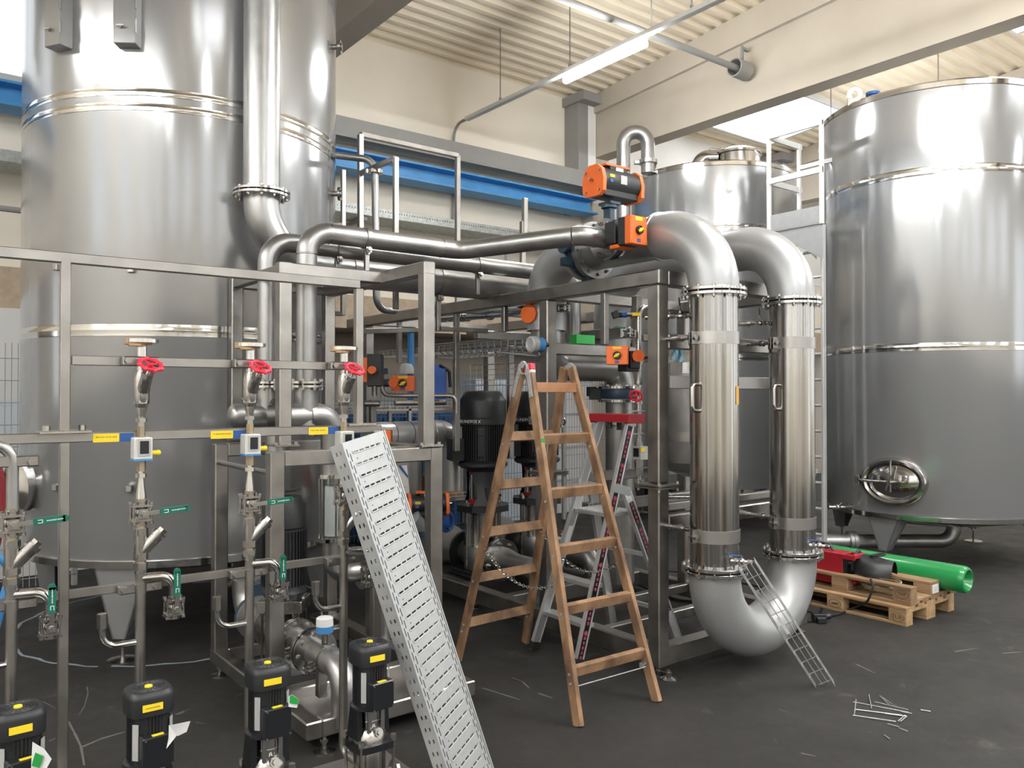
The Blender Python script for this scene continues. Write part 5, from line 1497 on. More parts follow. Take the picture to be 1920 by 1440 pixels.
# cylinder end actuator hanging under the long beam and a second behind it
t = thing('valve_actuator', 'orange round actuator under the long top beam left of the middle post', 'actuator', P(1003, 600, d=6.5))
q = P(1004, 590, d=6.4)
m = M(); m.cyl(q, q - (FWD * .8 + RGT * .6) * .10, .075, n=10); m.box(q - ZA * .075, (.07, .07, .06)); part('orange_cap', m, ORANGE, t)
m = M(); m.cyl(q, q + (FWD * .8 + RGT * .6) * .10, .072, n=20); m.box(q - ZA * .09, (.10, .10, .05)); part('body', m, BLACK, t)
t = thing('valve_actuator', 'orange and black actuator above the long top beam under the crossing pipes', 'actuator', P(975, 545, d=6.9))
q = P(970, 545, d=6.9); m = M(); m.box(q, (.12, .10, .07), RGT, FWD); part('orange_cover', m, ORANGE, t)
q = P(992, 546, d=6.9); m = M(); m.box(q, (.12, .10, .06), RGT, FWD); m.beam(q, q - ZA * .24, .04); part('body', m, BLACK, t)
# inner pipe along the rear of the skid
t = thing('transfer_pipe', 'horizontal bright pipe with clamp ferrules inside the skid below the long beam', 'pipe', (4.3, 6.6, 2.35))
m = M(); m.pipe([P(830, 597, d=7.9), P(1000, 580, d=6.75), P(1010, 578, d=6.7)], .042, n=18); part('pipe', m, S_SHINY, t)
m = M()
for u_, v_, d_ in ((868, 592, 7.6), (876, 591, 7.55), (918, 588, 7.28)):
    p = P(u_, v_, d=d_); ax = (P(830, 597, d=7.9) - P(1000, 580, d=6.75)).normalized(); m.cyl(p - ax * .012, p + ax * .012, .06, n=18)
part('ferrule', m, S_SHINY, t)
# wire cable trays inside the skid
def wire_tray(a, b, w, h, label, up=ZA, pitch=.10, r=.0028, name='wire_tray'):
    a, b = V(a), V(b); ax = (b - a).normalized(); s = up.cross(ax).normalized(); L = (b - a).length; u2 = ax.cross(s)
    t = thing(name, label, 'cable tray', a, None)
    def longw(off): 
        m = M(); m.cyl(a + off, b + off, r, n=6); return part('long_wire', m, WIRE, t)
    for k in range(5): longw(s * (w * (k / 4 - .5)))
    for sg in (-1, 1):
        for hh in (h * .5, h): longw(s * (w * .5 * sg) + u2 * hh)
    src = None; n = int(L / pitch)
    for k in range(n + 1):
        p = a + ax * (k * pitch + .01)
        if src is None:
            m = M(); m.pipe([p + s * w * .5 + u2 * h, p + s * w * .5, p - s * w * .5, p - s * w * .5 + u2 * h], r, bend=.012, n=6, bn=3); src = part('cross_wire', m, WIRE, t); p0_ = p
        else: again(src, Matrix.Translation(p - p0_), t)
    return t
wire_tray((4.35, 4.9, 2.2), (4.35, 7.8, 2.2), .30, .06, 'wire mesh cable tray lying along the inside of the skid under the top beam')
wire_tray((4.95, 5.2, 2.2), (4.95, 7.6, 2.2), .25, .06, 'second wire mesh cable tray further inside the skid')
wire_tray((4.5, 5.5, 1.98), (4.5, 6.5, 1.98), .20, .06, 'upright wire mesh tray hanging above the tall black pumps', up=XA)

# ------------------------------------------------------------------ the tall black pumps
def big_pump(label, x, y, s=1.0):
    t = thing('process_pump', label, 'pump', (x, y, .19), 'tall black pumps on the skid')
    c = V((x, y, 0))
    m = M(); m.lathe([(0, 1.83), (.15, 1.825), (.165, 1.815), (.212, 1.745), (.216, 1.735), (.216, 1.585), (.222, 1.58), (.222, 1.525), (.21, 1.52), (0, 1.52)], c, ZA, 24); fc = part('fan_cowl', m, CHAR, t)
    n = (CAM - c - ZA * .2); n.z = 0; n.normalize(); sd = V((-n.y, n.x, 0))
    ln = (n * .83 - sd * .55).normalized(); ls = V((-ln.y, ln.x, 0))
    text('maker_print', 'GRUNDFOS X', c + ln * .224 + ZA * 1.553, ls, ZA, .040, WTXT, fc)
    m = M(); m.lathe([(0, 1.2), (.185, 1.2), (.185, 1.53), (0, 1.53)], c, ZA, 32)
    for k in range(56):
        a = 2 * math.pi * k / 56; d = V((math.cos(a), math.sin(a), 0)); m.beam(c + d * .185 + ZA * 1.205, c + d * .185 + ZA * 1.52, .006, .052, up=d)
    part('finned_motor', m, BLACK, t)
    m = M(); m.box(c + n * .205 - sd * .02 + ZA * 1.37, (.055, .03, .26), sd, n); m.box(c + n * .21 - sd * .02 + ZA * 1.45, (.05, .03, .05), sd, n); part('motor_rib', m, BLACK_G, t)
    tbd = (-RGT * .95 - FWD * .3).normalized(); tbs = V((-tbd.y, tbd.x, 0))
    m = M(); m.box(c + tbd * .255 + ZA * 1.30, (.20, .12, .20), tbs, tbd); part('terminal_box', m, BLACK_G, t)
    m = M(); m.box(c + tbd * .235 + ZA * 1.45, (.07, .09, .11), tbs, tbd); part('cable_cover', m, GREY, t)
    for sgn in (1, -1):
        q = c + (tbd * .245 if sgn > 0 else -tbd * .26) + ZA * 1.53
        m = M(); m.torus(q, n, .035, .012, 24, 8); m.cyl(q - ZA * .06, q - ZA * .035, .014, n=10); part('lifting_eye', m, S_SHINY, t)
    m = M(); m.lathe([(0, 1.13), (.20, 1.13), (.225, 1.15), (.225, 1.175), (.19, 1.20), (0, 1.20)], c, ZA, 32); m.lathe([(0, 1.10), (.15, 1.10), (.16, 1.13), (0, 1.13)], c, ZA, 28)
    part('motor_flange', m, BLACK, t)
    m = M()
    la = math.radians(25)
    for a0 in (1, -1):
        d = (n * math.cos(la) + sd * math.sin(la)) * a0
        e = V((-d.y, d.x, 0))
        vs = []
        for z, w_, r_ in ((1.14, .17, .15), (1.02, .16, .145), (.94, .12, .15), (.86, .125, .165), (.80, .17, .18)):
            for q in (-1, -.5, 0, .5, 1):
                a = q * w_ / r_ * 1.0
                dd = d * math.cos(a) + e * math.sin(a)
                vs.append(c + dd * r_ + ZA * z)
        b = len(m.v); m.add(vs, [(j * 5 + i, j * 5 + i + 1, (j + 1) * 5 + i + 1, (j + 1) * 5 + i) for j in range(4) for i in range(4)])
        vs2 = [p - (V((p.x, p.y, 0)) - c).normalized() * .02 for p in vs]
        m.add(vs2, [(j * 5 + i, (j + 1) * 5 + i, (j + 1) * 5 + i + 1, j * 5 + i + 1) for j in range(4) for i in range(4)])
    d = n * math.cos(la) + sd * math.sin(la); m.cyl(c + d * .125 + ZA * .80, c + d * .125 + ZA * .96, .05, n=12)
    part('lantern', m, CHAR, t)
    m = M(); m.cyl(c + ZA * .80, c + ZA * 1.12, .125, n=28); cg = part('coupling_guard', m, S_SHINY, t)
    m = M(); m.lathe([(.1255, 1.07), (.128, 1.07), (.128, 1.11), (.1255, 1.11)], c, ZA, 28); part('red_label', m, RED, cg)
    m = M(); m.lathe([(.1255, .81), (.128, .81), (.128, .85), (.1255, .85)], c, ZA, 28); part('red_label', m, RED, cg)
    m = M(); k = 8
    m.prism([c + (n * math.cos(a) + sd * math.sin(a)) * .25 + ZA * .745 for a in [2 * math.pi * (i + .5) / k for i in range(k)]], ZA * .055)
    tp = part('top_plate', m, BLACK, t)
    for i in range(4):
        a = math.pi / 2 * i + math.pi / 4
        p = c + (n * math.cos(a) + sd * math.sin(a)) * .205
        m = M(); m.hexn(p + ZA * .80, p + ZA * .83, .028); m.cyl(p + ZA * .83, p + ZA * .85, .016, n=10); m.cyl(p + ZA * .25, p + ZA * .80, .0085, n=8); part('staybolt', m, S_FIT, t)
    m = M(); m.lathe([(.165, .44), (.17, .43), (.165, .46), (.165, .72), (.175, .725), (.175, .745), (0, .745)], c, ZA, 48); part('sleeve', m, S_POL, t)
    m = M(); m.lathe([(0, .22), (.17, .22), (.175, .30), (.18, .40), (.165, .445), (0, .445)], c, ZA, 40); m.cyl(c - YA * .25 + ZA * .335, c + YA * .25 + ZA * .335, .11, n=28); part('pump_base', m, S_PIPE, t)
    for q in (-1, 1):
        m = M(); m.cyl(c + YA * (.245 * q) + ZA * .335, c + YA * (.275 * q) + ZA * .335, .185, n=36); part('port_flange', m, BLACK, t)
    m = M(); m.box(c + ZA * .20, (.42, .42, .035)); m.box(c + ZA * .18, (.50, .36, .03)); part('foot_plate', m, BLACK, t)
    # discharge side: bright flange and reducer toward the aisle
    m = M(); m.cyl(c - YA * .275 + ZA * .335, c - YA * .30 + ZA * .335, .185, n=36); f = part('pipe_flange', m, S_SHINY, t); bolts_on(f, c - YA * .30 + ZA * .335, -YA, .150, 8, .017, .018, S_FIT, 0, .2)
    m = M(); m.lathe([(.115, 0), (.115, .03), (.085, .20), (.085, .42), (0, .42)], c - YA * .30 + ZA * .335, -YA, 32); m.pipe([c - YA * .68 + ZA * .335, c - YA * .80 + ZA * .335, c - YA * .80 + ZA * .18], .084, bend=.1, n=24); part('discharge_reducer', m, S_PIPE, t)
    m = M(); m.cyl(c - YA * .45 + ZA * .19, c - YA * .45 + ZA * .25, .02, n=10); part('drain_stub', m, S_FIT, t)
    m = M(); m.lathe([(.13, 0), (.13, .04), (.20, .28), (.205, .55), (0, .6)], c + YA * .28 + ZA * .335, YA, 36); m.cyl(c + YA * .28 + ZA * .335, c + YA * .31 + ZA * .335, .185, n=36); part('suction_reducer', m, S_PIPE, t)
    return t
big_pump('tall black motor pump left of the wooden ladder on the skid base', 4.30, 6.02)
big_pump('tall black motor pump seen through the rungs of the wooden ladder', 5.02, 6.12)

# ------------------------------------------------------------------ pump in the left skid
t = thing('feed_pump', 'black motor pump low in the left pipe skid behind the dosing rack', 'pump', (1.86, 4.62, .17))
c = V((1.86, 4.62, 0))
m = M(); m.lathe([(0, 1.20), (.10, 1.195), (.128, 1.15), (.13, 1.02), (.122, 1.01), (.122, .66), (.13, .64), (.11, .60), (0, .60)], c, ZA, 28)
part('motor', m, BLACK, t)
m = M()
for k in range(40):
    a = 2 * math.pi * k / 40; d = V((math.cos(a), math.sin(a), 0)); m.beam(c + d * .118 + ZA * .68, c + d * .118 + ZA * 1.0, .005, .03, up=d)
o = part('fin', m, BLACK, t); o['kind'] = 'stuff'
m = M(); m.box(c - RGT * .135 + ZA * .9, (.08, .14, .16), RGT, FWD); part('terminal_box', m, BLACK_G, t)
m = M(); m.beam(c + ZA * 1.215 - RGT * .06, c + ZA * 1.235 + RGT * .08, .10, .01); part('rain_shield', m, CHAR, t)
m = M(); m.box(c + ZA * .565, (.26, .22, .07), RGT, FWD); m.hexn(c - FWD * .11 + ZA * .565, c - FWD * .13 + ZA * .565, .022); m.cyl(c + RGT * .105 + ZA * .60, c + RGT * .105 + ZA * .63, .018, n=6); m.cyl(c - RGT * .105 + ZA * .60, c - RGT * .105 + ZA * .63, .018, n=6); part('head', m, S_FIT, t)
m = M(); m.cyl(c + ZA * .20, c + ZA * .54, .085, n=32)
for a in (-1, 1):
    for b in (-1, 1): m.cyl(c + RGT * .105 * a + FWD * .08 * b + ZA * .2, c + RGT * .105 * a + FWD * .08 * b + ZA * .55, .008, n=8)
part('stage_sleeve', m, S_POL, t)
m = M(); m.box(c + ZA * .19, (.26, .26, .05)); m.cyl(c - YA * .16 + ZA * .39, c + YA * .16 + ZA * .39, .07, n=24); part('pump_base', m, S_PIPE, t)
for q, z in ((-1, .39), (1, .39)):
    m = M(); m.cyl(c + YA * (.165 * q) + ZA * z, c + YA * (.185 * q) + ZA * z, .125, n=32); m.cyl(c + YA * (.19 * q) + ZA * z, c + YA * (.21 * q) + ZA * z, .125, n=32); f = part('flange', m, S_FIT, t)
    bolts_on(f, c + YA * (.21 * q) + ZA * z, YA * q, .10, 8, .014, .012, S_FIT, 0, .2)
t = thing('feed_pipe', 'short flanged pipe run in front of the left skid pump with blue and white transmitter', 'pipe', (1.86, 4.2, .2))
m = M(); m.pipe([c - YA * .21 + ZA * .39, c - YA * .80 + ZA * .39, c - YA * .80 + ZA * .112], .068, bend=.12, n=26, bn=10); part('pipe', m, S_PIPE, t)
m = M(); m.cyl(c - YA * .40 + ZA * .39, c - YA * .42 + ZA * .39, .125, n=32); m.cyl(c - YA * .43 + ZA * .39, c - YA * .45 + ZA * .39, .125, n=32); f = part('flange', m, S_SHINY, t); bolts_on(f, c - YA * .45 + ZA * .39, -YA, .10, 8, .014, .012, S_FIT, 0, .1)
for yy in (.30, .60): strap(t, c - YA * yy + ZA * .39, YA, .069, .028, V((-1, 0, -.3)))
m = M(); m.cyl(c - YA * .56 + ZA * .45, c - YA * .56 + ZA * .53, .016, n=12); part('stem', m, S_FIT, t)
m = M(); m.cyl(c - YA * .56 + ZA * .525, c - YA * .56 + ZA * .56, .045, n=24); part('blue_body', m, BLUE_L, t)
m = M(); m.lathe([(0, .56), (.046, .56), (.044, .60), (.036, .605), (0, .605)], c - YA * .56, ZA, 28); part('white_cap', m, WHITE, t)
m = M(); m.pipe([c + YA * .21 + ZA * .39, c + YA * .62 + ZA * .39, c + YA * .62 + ZA * .60], .095, bend=.15, n=28, bn=10); m.cyl(c + YA * .40 + ZA * .39, c + YA * .42 + ZA * .39, .14, n=28); part('suction_bend', m, S_PIPE, t)
m = M(); m.lathe([(.09, -.02), (.135, -.02), (.135, .02), (.09, .02)], c + YA * .45 + ZA * .39, YA, 28); m.box(c + YA * .45 + ZA * .56, (.06, .05, .08)); part('valve_body', m, DBLUE, t)
m = M(); m.beam(c - YA * .52 + ZA * .17, c - YA * .52 + ZA * .32, .05); part('support', m, S_FRAME, t)

# ------------------------------------------------------------------ wooden double ladder
t = thing('wooden_ladder', 'brown wooden double ladder standing open in the aisle', 'ladder', (3.3, 3.9, 0))
FA, FB = P(1085, 1362, Z=0), P(1232, 1315, Z=0)          # front feet
RA, RB = P(858, 1238, Z=0), P(985, 1205, Z=0)            # rear feet
yt = 3.93
TA, TB = V((3.135, yt, 1.97)), V((3.50, yt + .02, 1.97))
def stile(p, q, top, off, name='stile'):
    m = M(); m.beam(p, top + off, .030, .062, up=YA); return part(name, m, WOOD, t)
legs = {}
for key, f, top, oy in (('fa', FA, TA, -.035), ('fb', FB, TB, -.035), ('ra', RA, TA, .035), ('rb', RB, TB, .035)):
    f = V((f.x, f.y, 0)); e = top + YA * oy
    stile(f, f, e, V((0, 0, 0))); legs[key] = (f, e)
def at_h(key, h):
    f, e = legs[key]; return f + (e - f) * (h / e.z)
for i in range(5):
    h = .267 + i * .315
    for k1, k2, q in (('fa', 'fb', -.30), ('ra', 'rb', .30)):
        m = M(); m.beam(at_h(k1, h), at_h(k2, h), .032, .062, up=V((0, q, 1))); part('rung', m, WOOD, t)
m = M(); m.beam(at_h('fa', 1.84), at_h('fb', 1.84), .034, .062); part('top_rung', m, WOOD_D, t, label='darker reddish top rung')
for key, T in (('fa', TA), ('fb', TB)):
    sgn = -1 if key == 'fa' else 1
    for k2 in ((key), ('r' + key[1])):
        f, e = legs[k2]; d = (e - f).normalized(); x = XA * (.018 * sgn)
        m = M(); m.beam(e - d * .20 + x, e + d * .015 + x, .006, .030, up=YA)
        for s_ in (.05, .18): m.cyl(e - d * s_ + x, e - d * s_ + x + XA * .008 * sgn, .009, n=8)
        part('hinge_strap', m, GALV, t)
    m = M(); m.torus(T + XA * .02 * sgn - ZA * .01, XA, .036, .007, 20, 6); m.cyl(T + XA * .012 * sgn + ZA * .012, T + XA * .03 * sgn + ZA * .012, .022, n=14); part('hinge_hook', m, GALV, t)
f, e = legs['fa']; d = (e - f).normalized()
m = M(); m.beam(e - d * .03, e + d * .012, .036, .068, up=YA); part('red_end', m, RED_B, t, label='red painted stile end')
m = M(); m.beam(e - d * .05, e - d * .031, .035, .067, up=YA); part('white_end', m, WHITE, t)
m = M(); q = f + d * 1.60; nn = (V((-.2, -1, .3))).normalized(); m.cyl(q - YA * .030, q - YA * .036, .014, n=16); part('green_sticker', m, GREEN_L, t)
for key in ('fa', 'fb', 'ra', 'rb'):
    f, e = legs[key]; d = (e - f).normalized()
    m = M()
    for i in range(5):
        q = f + d * (.27 + i * .32); m.cyl(q - XA * .021, q + XA * .021, .008, n=8)
    m.hexn(f + d * .22 - XA * .024, f + d * .22 + XA * .024, .008)
    o = part('screw', m, GALV, t); o['kind'] = 'stuff'
# spreader chains
def chain(a, b, sag, label_part='chain'):
    m = M(); n = 34; pts = []
    for i in range(n + 1):
        s_ = i / n; pts.append(a.lerp(b, s_) - ZA * (sag * 4 * s_ * (1 - s_)))
    for i in range(n):
        d = (pts[i + 1] - pts[i]); c = (pts[i] + pts[i + 1]) / 2
        ax = XA if i % 2 else d.cross(XA).normalized()
        m.torus(c, ax, d.length * .42, .0028, 8, 5)
    o = part(label_part, m, S_SHINY, t); o['kind'] = 'stuff'
chain(at_h('ra', .80) - YA * .02, at_h('fa', .72) + YA * .02, .12); chain(at_h('rb', .86), at_h('fb', .78), .16)
m = M(); m.cyl(at_h('fa', .19), at_h('fb', .19), .0035, n=8); q = at_h('fb', .19); m.box(q + YA * .03, (.05, .04, .03)); part('tie_wire', m, GALV, t)

# ------------------------------------------------------------------ aluminium step ladder
t = thing('step_ladder', 'aluminium step ladder with red top between the wooden ladder and the skid post', 'ladder', (3.9, 4.2, 0))
fL, fR = P(1000, 1218, Z=0), P(1082, 1252, Z=0)
rL, rR = P(1150, 1180, Z=0), V((4.43, 3.80, 0))
tL, tR = P(1128, 785, X=4.02), P(1183, 785, X=4.02)
tL, tR = V((4.02, tL.y, 1.63)), V((4.02, tR.y, 1.63))
def rail(a, b, name, mt=ALU):
    d = (b - a).normalized(); s = d.cross(YA).normalized()
    m = M(); m.beam(a, b, .022, .058, up=s)
    for k in (-1, 1): m.beam(a + s * .030 * k, b + s * .030 * k, .030, .008, up=s)
    r_ = part(name, m, mt, t); return d, s, r_
d1, s1, r1 = rail(fL, tL, 'front_stile'); d2, s2, r2 = rail(fR, tR, 'front_stile')
h = 1.13
qL, qR = fL.lerp(tL, .70), fR.lerp(tR, .70)
d3, s3, r3 = rail(rL, qL + XA * .10, 'rear_leg'); d4, s4, r4 = rail(rR, qR + XA * .10, 'rear_leg')
# printed decals on the right-hand rails
def decal(a, b, f0, f1, s, parent):
    m = M(); m.beam(a.lerp(b, f0) - YA * .0125, a.lerp(b, f1) - YA * .0125, .0012, .040, up=s); dc = part('black_decal', m, BLACK_G, parent)
    n = int((f1 - f0) * (b - a).length / .032)
    m = M()
    for i in range(n):
        c_ = a.lerp(b, f0 + (f1 - f0) * (i + .5) / n) - YA * .0134
        if i % 7 == 5: m.cyl(c_, c_ - YA * .0006, .016, n=12)
        elif i % 7 == 6: continue
        else: m.beam(c_ - (b - a).normalized() * .011, c_ + (b - a).normalized() * .011, .0008, .014 if i % 2 else .018, up=s)
    o = part('pink_print', m, PINK, parent); o['kind'] = 'stuff'
decal(fR, tR, .03, .97, s2, r2); decal(rR, qR + XA * .10, .25, .93, s4, r4)
m = M(); m.box((4.03, (tL.y + tR.y) / 2, 1.655), (.16, tL.y - tR.y + .10, .012)); m.box((3.95, (tL.y + tR.y) / 2, 1.632), (.012, tL.y - tR.y + .10, .05)); m.box((4.03, tR.y - .045, 1.628), (.15, .012, .06)); m.box((4.03, tL.y + .045, 1.628), (.15, .012, .06)); part('top_cap', m, RED, t, label='red plastic top tray')
m = M(); m.cyl((4.0, tL.y - .10, 1.60), (4.0, tL.y - .10, 1.56), .02, n=10); m.cyl((4.03, tR.y + .12, 1.60), (4.03, tR.y + .12, 1.55), .02, n=10); part('hook', m, BLACK, t)
for i, z in enumerate((.26, .515)):
    a, b = fL.lerp(tL, z / 1.63), fR.lerp(tR, z / 1.63)
    m = M(); m.beam(a + XA * .03, b + XA * .03, .085, .028, up=ZA); part('step', m, ALU, t)
za = .98
a, b = fL.lerp(tL, za / 1.63), fR.lerp(tR, za / 1.63)
c_ = (a + b) / 2 + XA * .12
m = M(); m.box(c_, (.26, a.y - b.y - .03, .03)); pl = part('platform', m, ALU, t)
m = M()
for i in range(20):
    for j in range(12): m.box(c_ + V((-.12 + j * .0215, (i / 19 - .5) * (a.y - b.y - .06), .017)), (.007, .007, .006))
o = part('tread_stud', m, ALU_W, pl); o['kind'] = 'stuff'
for p, q in ((qL, d1), (qR, d2)):
    m = M(); m.box(p + XA * .05 + ZA * .01 - YA * .014, (.17, .006, .06), (XA - ZA * .25)); 
    for k in (-.06, .0, .07): m.cyl(p + XA * (.05 + k) - YA * .018, p + XA * (.05 + k) - YA * .012, .007, n=8)
    part('hinge_plate', m, GALV, t)
for k in (.25, .6):
    p, q = rL.lerp(qL + XA * .1, k), rR.lerp(qR + XA * .1, k)
    m = M(); m.beam(p, q, .02, .03); part('rear_brace', m, ALU, t)
for p, q in ((c_ + YA * .18, rL.lerp(qL + XA * .1, .62)), (c_ - YA * .18, rR.lerp(qR + XA * .1, .62))):
    m = M(); m.beam(p + XA * .08, q, .006, .025); part('stay_bar', m, GALV, t)
for p, dd in ((fL, d1), (fR, d2), (rL, d3), (rR, d4)):
    m = M(); m.beam(p + ZA * .002 , p + dd * .06, .034, .075, up=dd.cross(YA)); part('rubber_foot', m, RUBBER, t)
m = M(); q = fL.lerp(tL, .49); m.beam(q - d1 * .07 - YA * .0125, q + d1 * .07 - YA * .0125, .0012, .036, up=s1); part('white_label', m, WHITE, r1)

# ------------------------------------------------------------------ perforated cable tray leaning on the rack
def perf(m, o, x, y, n, xs, ys, th, solid):
    """perforated plate: cells between the breaks xs, ys; solid(i, j) says whether the cell is metal"""
    for i in range(len(xs) - 1):
        j = 0
        while j < len(ys) - 1:
            if not solid(i, j): j += 1; continue
            k = j
            while k + 1 < len(ys) - 1 and solid(i, k + 1): k += 1
            a = o + x * xs[i] + y * ys[j]; b = o + x * xs[i + 1] + y * ys[j]; c = o + x * xs[i + 1] + y * ys[k + 1]; d = o + x * xs[i] + y * ys[k + 1]
            m.hexa([a, b, c, d, a + n * th, b + n * th, c + n * th, d + n * th])
            j = k + 1
PA, PB = P(641, 831, d=3.22), P(720, 810, d=3.22 * 1.095)
L = (RGT * .325 - ZA).normalized()
wv = PB - PA; wv = wv - L * wv.dot(L); Wd = wv.length; wv.normalize()
nv = wv.cross(L).normalized()
if nv.dot(CAM - PA) < 0: nv = -nv
Lt = PA.z / -L.z - .01
t = thing('perforated_tray', 'perforated galvanised cable tray leaning upright against the end of the dosing rack', 'cable tray', PA + L * Lt)
pitch = .0500; rows = int((Lt - .05) / pitch)
ys = [0.0]; kinds = []
for r_ in range(rows):
    y0 = .045 + r_ * pitch
    ys += [y0, y0 + .007]
    kinds += ['p', 's']
ys += [Lt]; kinds += ['p']
e0 = .045
xs = [0, .012, .016, .026, .030, e0 + .01]
n_s = 5; sw = (Wd - 2 * e0 - .02) / n_s
for k in range(n_s): xs += [e0 + .01 + k * sw + sw * .12, e0 + .01 + k * sw + sw * .88]
xs += [Wd - e0 - .01, Wd - .030, Wd - .026, Wd - .016, Wd - .012, Wd]
mid = set(i for i in range(len(xs) - 1) if i >= 5 and i < 5 + 2 * n_s + 1 and (i - 5) % 2 == 1)
edge1 = {1, len(xs) - 3}; edge2 = {3, len(xs) - 5}
m = M()
perf(m, PA, wv, L, -nv, xs, ys, .0015, lambda i, j: not ((kinds[j] == 's' and i in mid)))
part('tray_bed', m, GALV, t)
rib = None
for r_ in range(rows):
    y0 = .045 + r_ * pitch + .010
    if rib is None:
        m = M(); a = PA + wv * (e0 + .006) + L * y0; b = PA + wv * (Wd - e0 - .006) + L * y0
        m.pipe([a - L * .012, a, b, b - L * .012], .0028, bend=.006, n=6, bn=3); rib = part('rib', m, GALV, t); r0 = r_
    else: again(rib, Matrix.Translation(L * pitch * (r_ - r0)), t)
# oblong slots along both edges, small holes
sl = None
for r_ in range(rows):
    for off, xx in ((.0, .016), (.022, .032), (.0, Wd - .016), (.022, Wd - .032)):
        y0 = .028 + r_ * pitch + off
        if y0 > Lt - .05: continue
        p = PA + wv * xx + L * y0
        if sl is None:
            m = M(); m.beam(p + nv * .0002, p + nv * .0002 + L * .034, .0045, .0009, up=nv); sl = part('edge_slot', m, INK, t); sp0 = p
        else: again(sl, Matrix.Translation(p - sp0), t)
dot = M()
for r_ in range(1, rows, 2):
    y0 = .045 + r_ * pitch - .018
    for f_ in (.22, .78):
        p = PA + wv * (Wd * f_) + L * (y0 + (.02 if f_ > .5 else .0)); dot.cyl(p, p + nv * .0006, .003, n=8)
o = part('hole', dot, INK, t); o['kind'] = 'stuff'
# side flanges with slots
fo = .060
fys = [0.0]; fk = []
for r_ in range(rows):
    y0 = .03 + r_ * pitch
    fys += [y0, y0 + .016]; fk += ['p', 's']
fys += [Lt]; fk += ['p']
for o_, dirx in ((PA, -nv), (PB - (PB - PA - wv * Wd), -nv)):
    m = M(); perf(m, o_, dirx, L, wv, [0, .016, .023, .036, .043, fo], fys, .0015, lambda i, j: not (fk[j] == 's' and i in (1, 3)))
    part('side_flange', m, GALV, t)
m = M(); m.beam(PA + wv * (Wd + .002) + nv * .002, PA + wv * (Wd + .002) + nv * .002 + L * Lt, .006, .006); part('edge_lip', m, GALV, t)

# ------------------------------------------------------------------ wire basket tray leaning on the U bend
def basket():
    a, b = V((4.06, 2.985, .80)), V((4.60, 2.80, .008))
    ax = (a - b).normalized(); s = (RGT * .75 - FWD * .25 + ZA * .35); s = (s - ax * s.dot(ax)).normalized(); u2 = ax.cross(s).normalized()
    if u2.dot(CAM - a) < 0: u2 = -u2
    t = thing('wire_basket_tray', 'short wire basket tray leaning from the floor on the U bend', 'cable tray', b)
    w, hh, r = .105, .05, .0028; Lb = (a - b).length
    for off in [s * (w * (k / 3 - .5)) for k in range(4)] + [s * (w * .5 * q) + u2 * h_ for q in (-1, 1) for h_ in (hh * .5, hh)]:
        m = M(); m.cyl(b + off, a + off, r, n=6); part('long_wire', m, WIRE, t)
    src = None
    for k in range(11):
        p = b + ax * (.012 + k * (Lb - .03) / 10)
        if src is None:
            m = M(); m.pipe([p + s * w * .5 + u2 * hh, p + s * w * .5, p - s * w * .5, p - s * w * .5 + u2 * hh], r, bend=.012, n=6, bn=3); src = part('cross_wire', m, WIRE, t); p0_ = p
        else: again(src, Matrix.Translation(p - p0_), t)
    q = b + ax * Lb * .50 - s * .02; m = M(); m.box(q + u2 * .004, (.020, .13, .002), s, ax); part('paper_label', m, WHITE, t)
    q = b + ax * Lb * .78 - s * .045; m = M(); m.box(q + u2 * .006, (.03, .035, .002), s, ax); part('clip_plate', m, GALV, t)
basket()
# cut off wire pieces on the floor
WP = [(1600, 1316, 1704, 1336), (1602, 1330, 1690, 1341), (1599, 1341, 1680, 1353), (1640, 1316, 1703, 1331), (1629, 1302, 1634, 1328), (1650, 1305, 1668, 1322), (1655, 1308, 1672, 1320), (1660, 1338, 1700, 1343), (1690, 1334, 1710, 1338), (1726, 1331, 1745, 1334), (1664, 1357, 1686, 1363), (1685, 1365, 1702, 1371), (1658, 1378, 1668, 1386), (1684, 1352, 1697, 1341), (1688, 1353, 1700, 1343), (1605, 1311, 1602, 1340)]
k_ = 0
where = ['topmost long one of the bundle', 'second long one of the bundle', 'lowest long one of the bundle', 'long one crossing the top of the bundle', 'upright short one above the bundle', 'slanting one above the bundle', 'slanting one just right of the other slanting one', 'short one in the middle of the bundle', 'short one at the right end of the bundle', 'lone short one farthest right', 'short one just below the bundle', 'short one below the bundle toward the right', 'lone one nearest the camera', 'bent one at the right end of the bundle', 'bent one beside the other bent one', 'cross wire at the left end of the bundle']
for (a, b, c, d), wl in zip(WP, where):
    z = .004 + .0025 * (k_ % 3); k_ += 1
    p, q = P(a, b, Z=z), P(c, d, Z=z)
    m = M(); m.cyl(p, q, .0032, n=7)
    solo('wire_offcut', m, WIRE, 'cut wire on the floor, ' + wl, 'wire', 'cut wire pieces on the floor', loc=(p + q) / 2)

# ------------------------------------------------------------------ pallets with gas cylinder, welder, helmet
def pallet(name, label, x, y, z, mt, flip=False):
    t = thing(name, label, 'pallet', (x, y, z), 'stacked wooden pallets')
    Z = (lambda a: z + (.144 - a)) if flip else (lambda a: z + a)
    def bd(nm, cx, cy, cz, sx, sy, sz):
        m = M(); m.box((x + cx, y + cy, Z(cz)), (sx, sy, sz)); return part(nm, m, mt, t)
    for cx in (.05, .40, .75):
        bd('bottom_board', cx, .60, .011, .10 if cx != .4 else .145, 1.2, .022)
        for cy in (.0725, .60, 1.1275): bd('block', cx, cy, .061, .10 if cx != .4 else .145, .145, .078)
    for cy in (.0725, .60, 1.1275): bd('stringer_board', .40, cy, .111, .80, .145, .022)
    for cx, w in ((.0725, .145), (.24, .10), (.40, .145), (.56, .10), (.7275, .145)): bd('deck_board', cx, .60, .133, w, 1.2, .022)
    return t
PX, PY = 6.24, 3.11
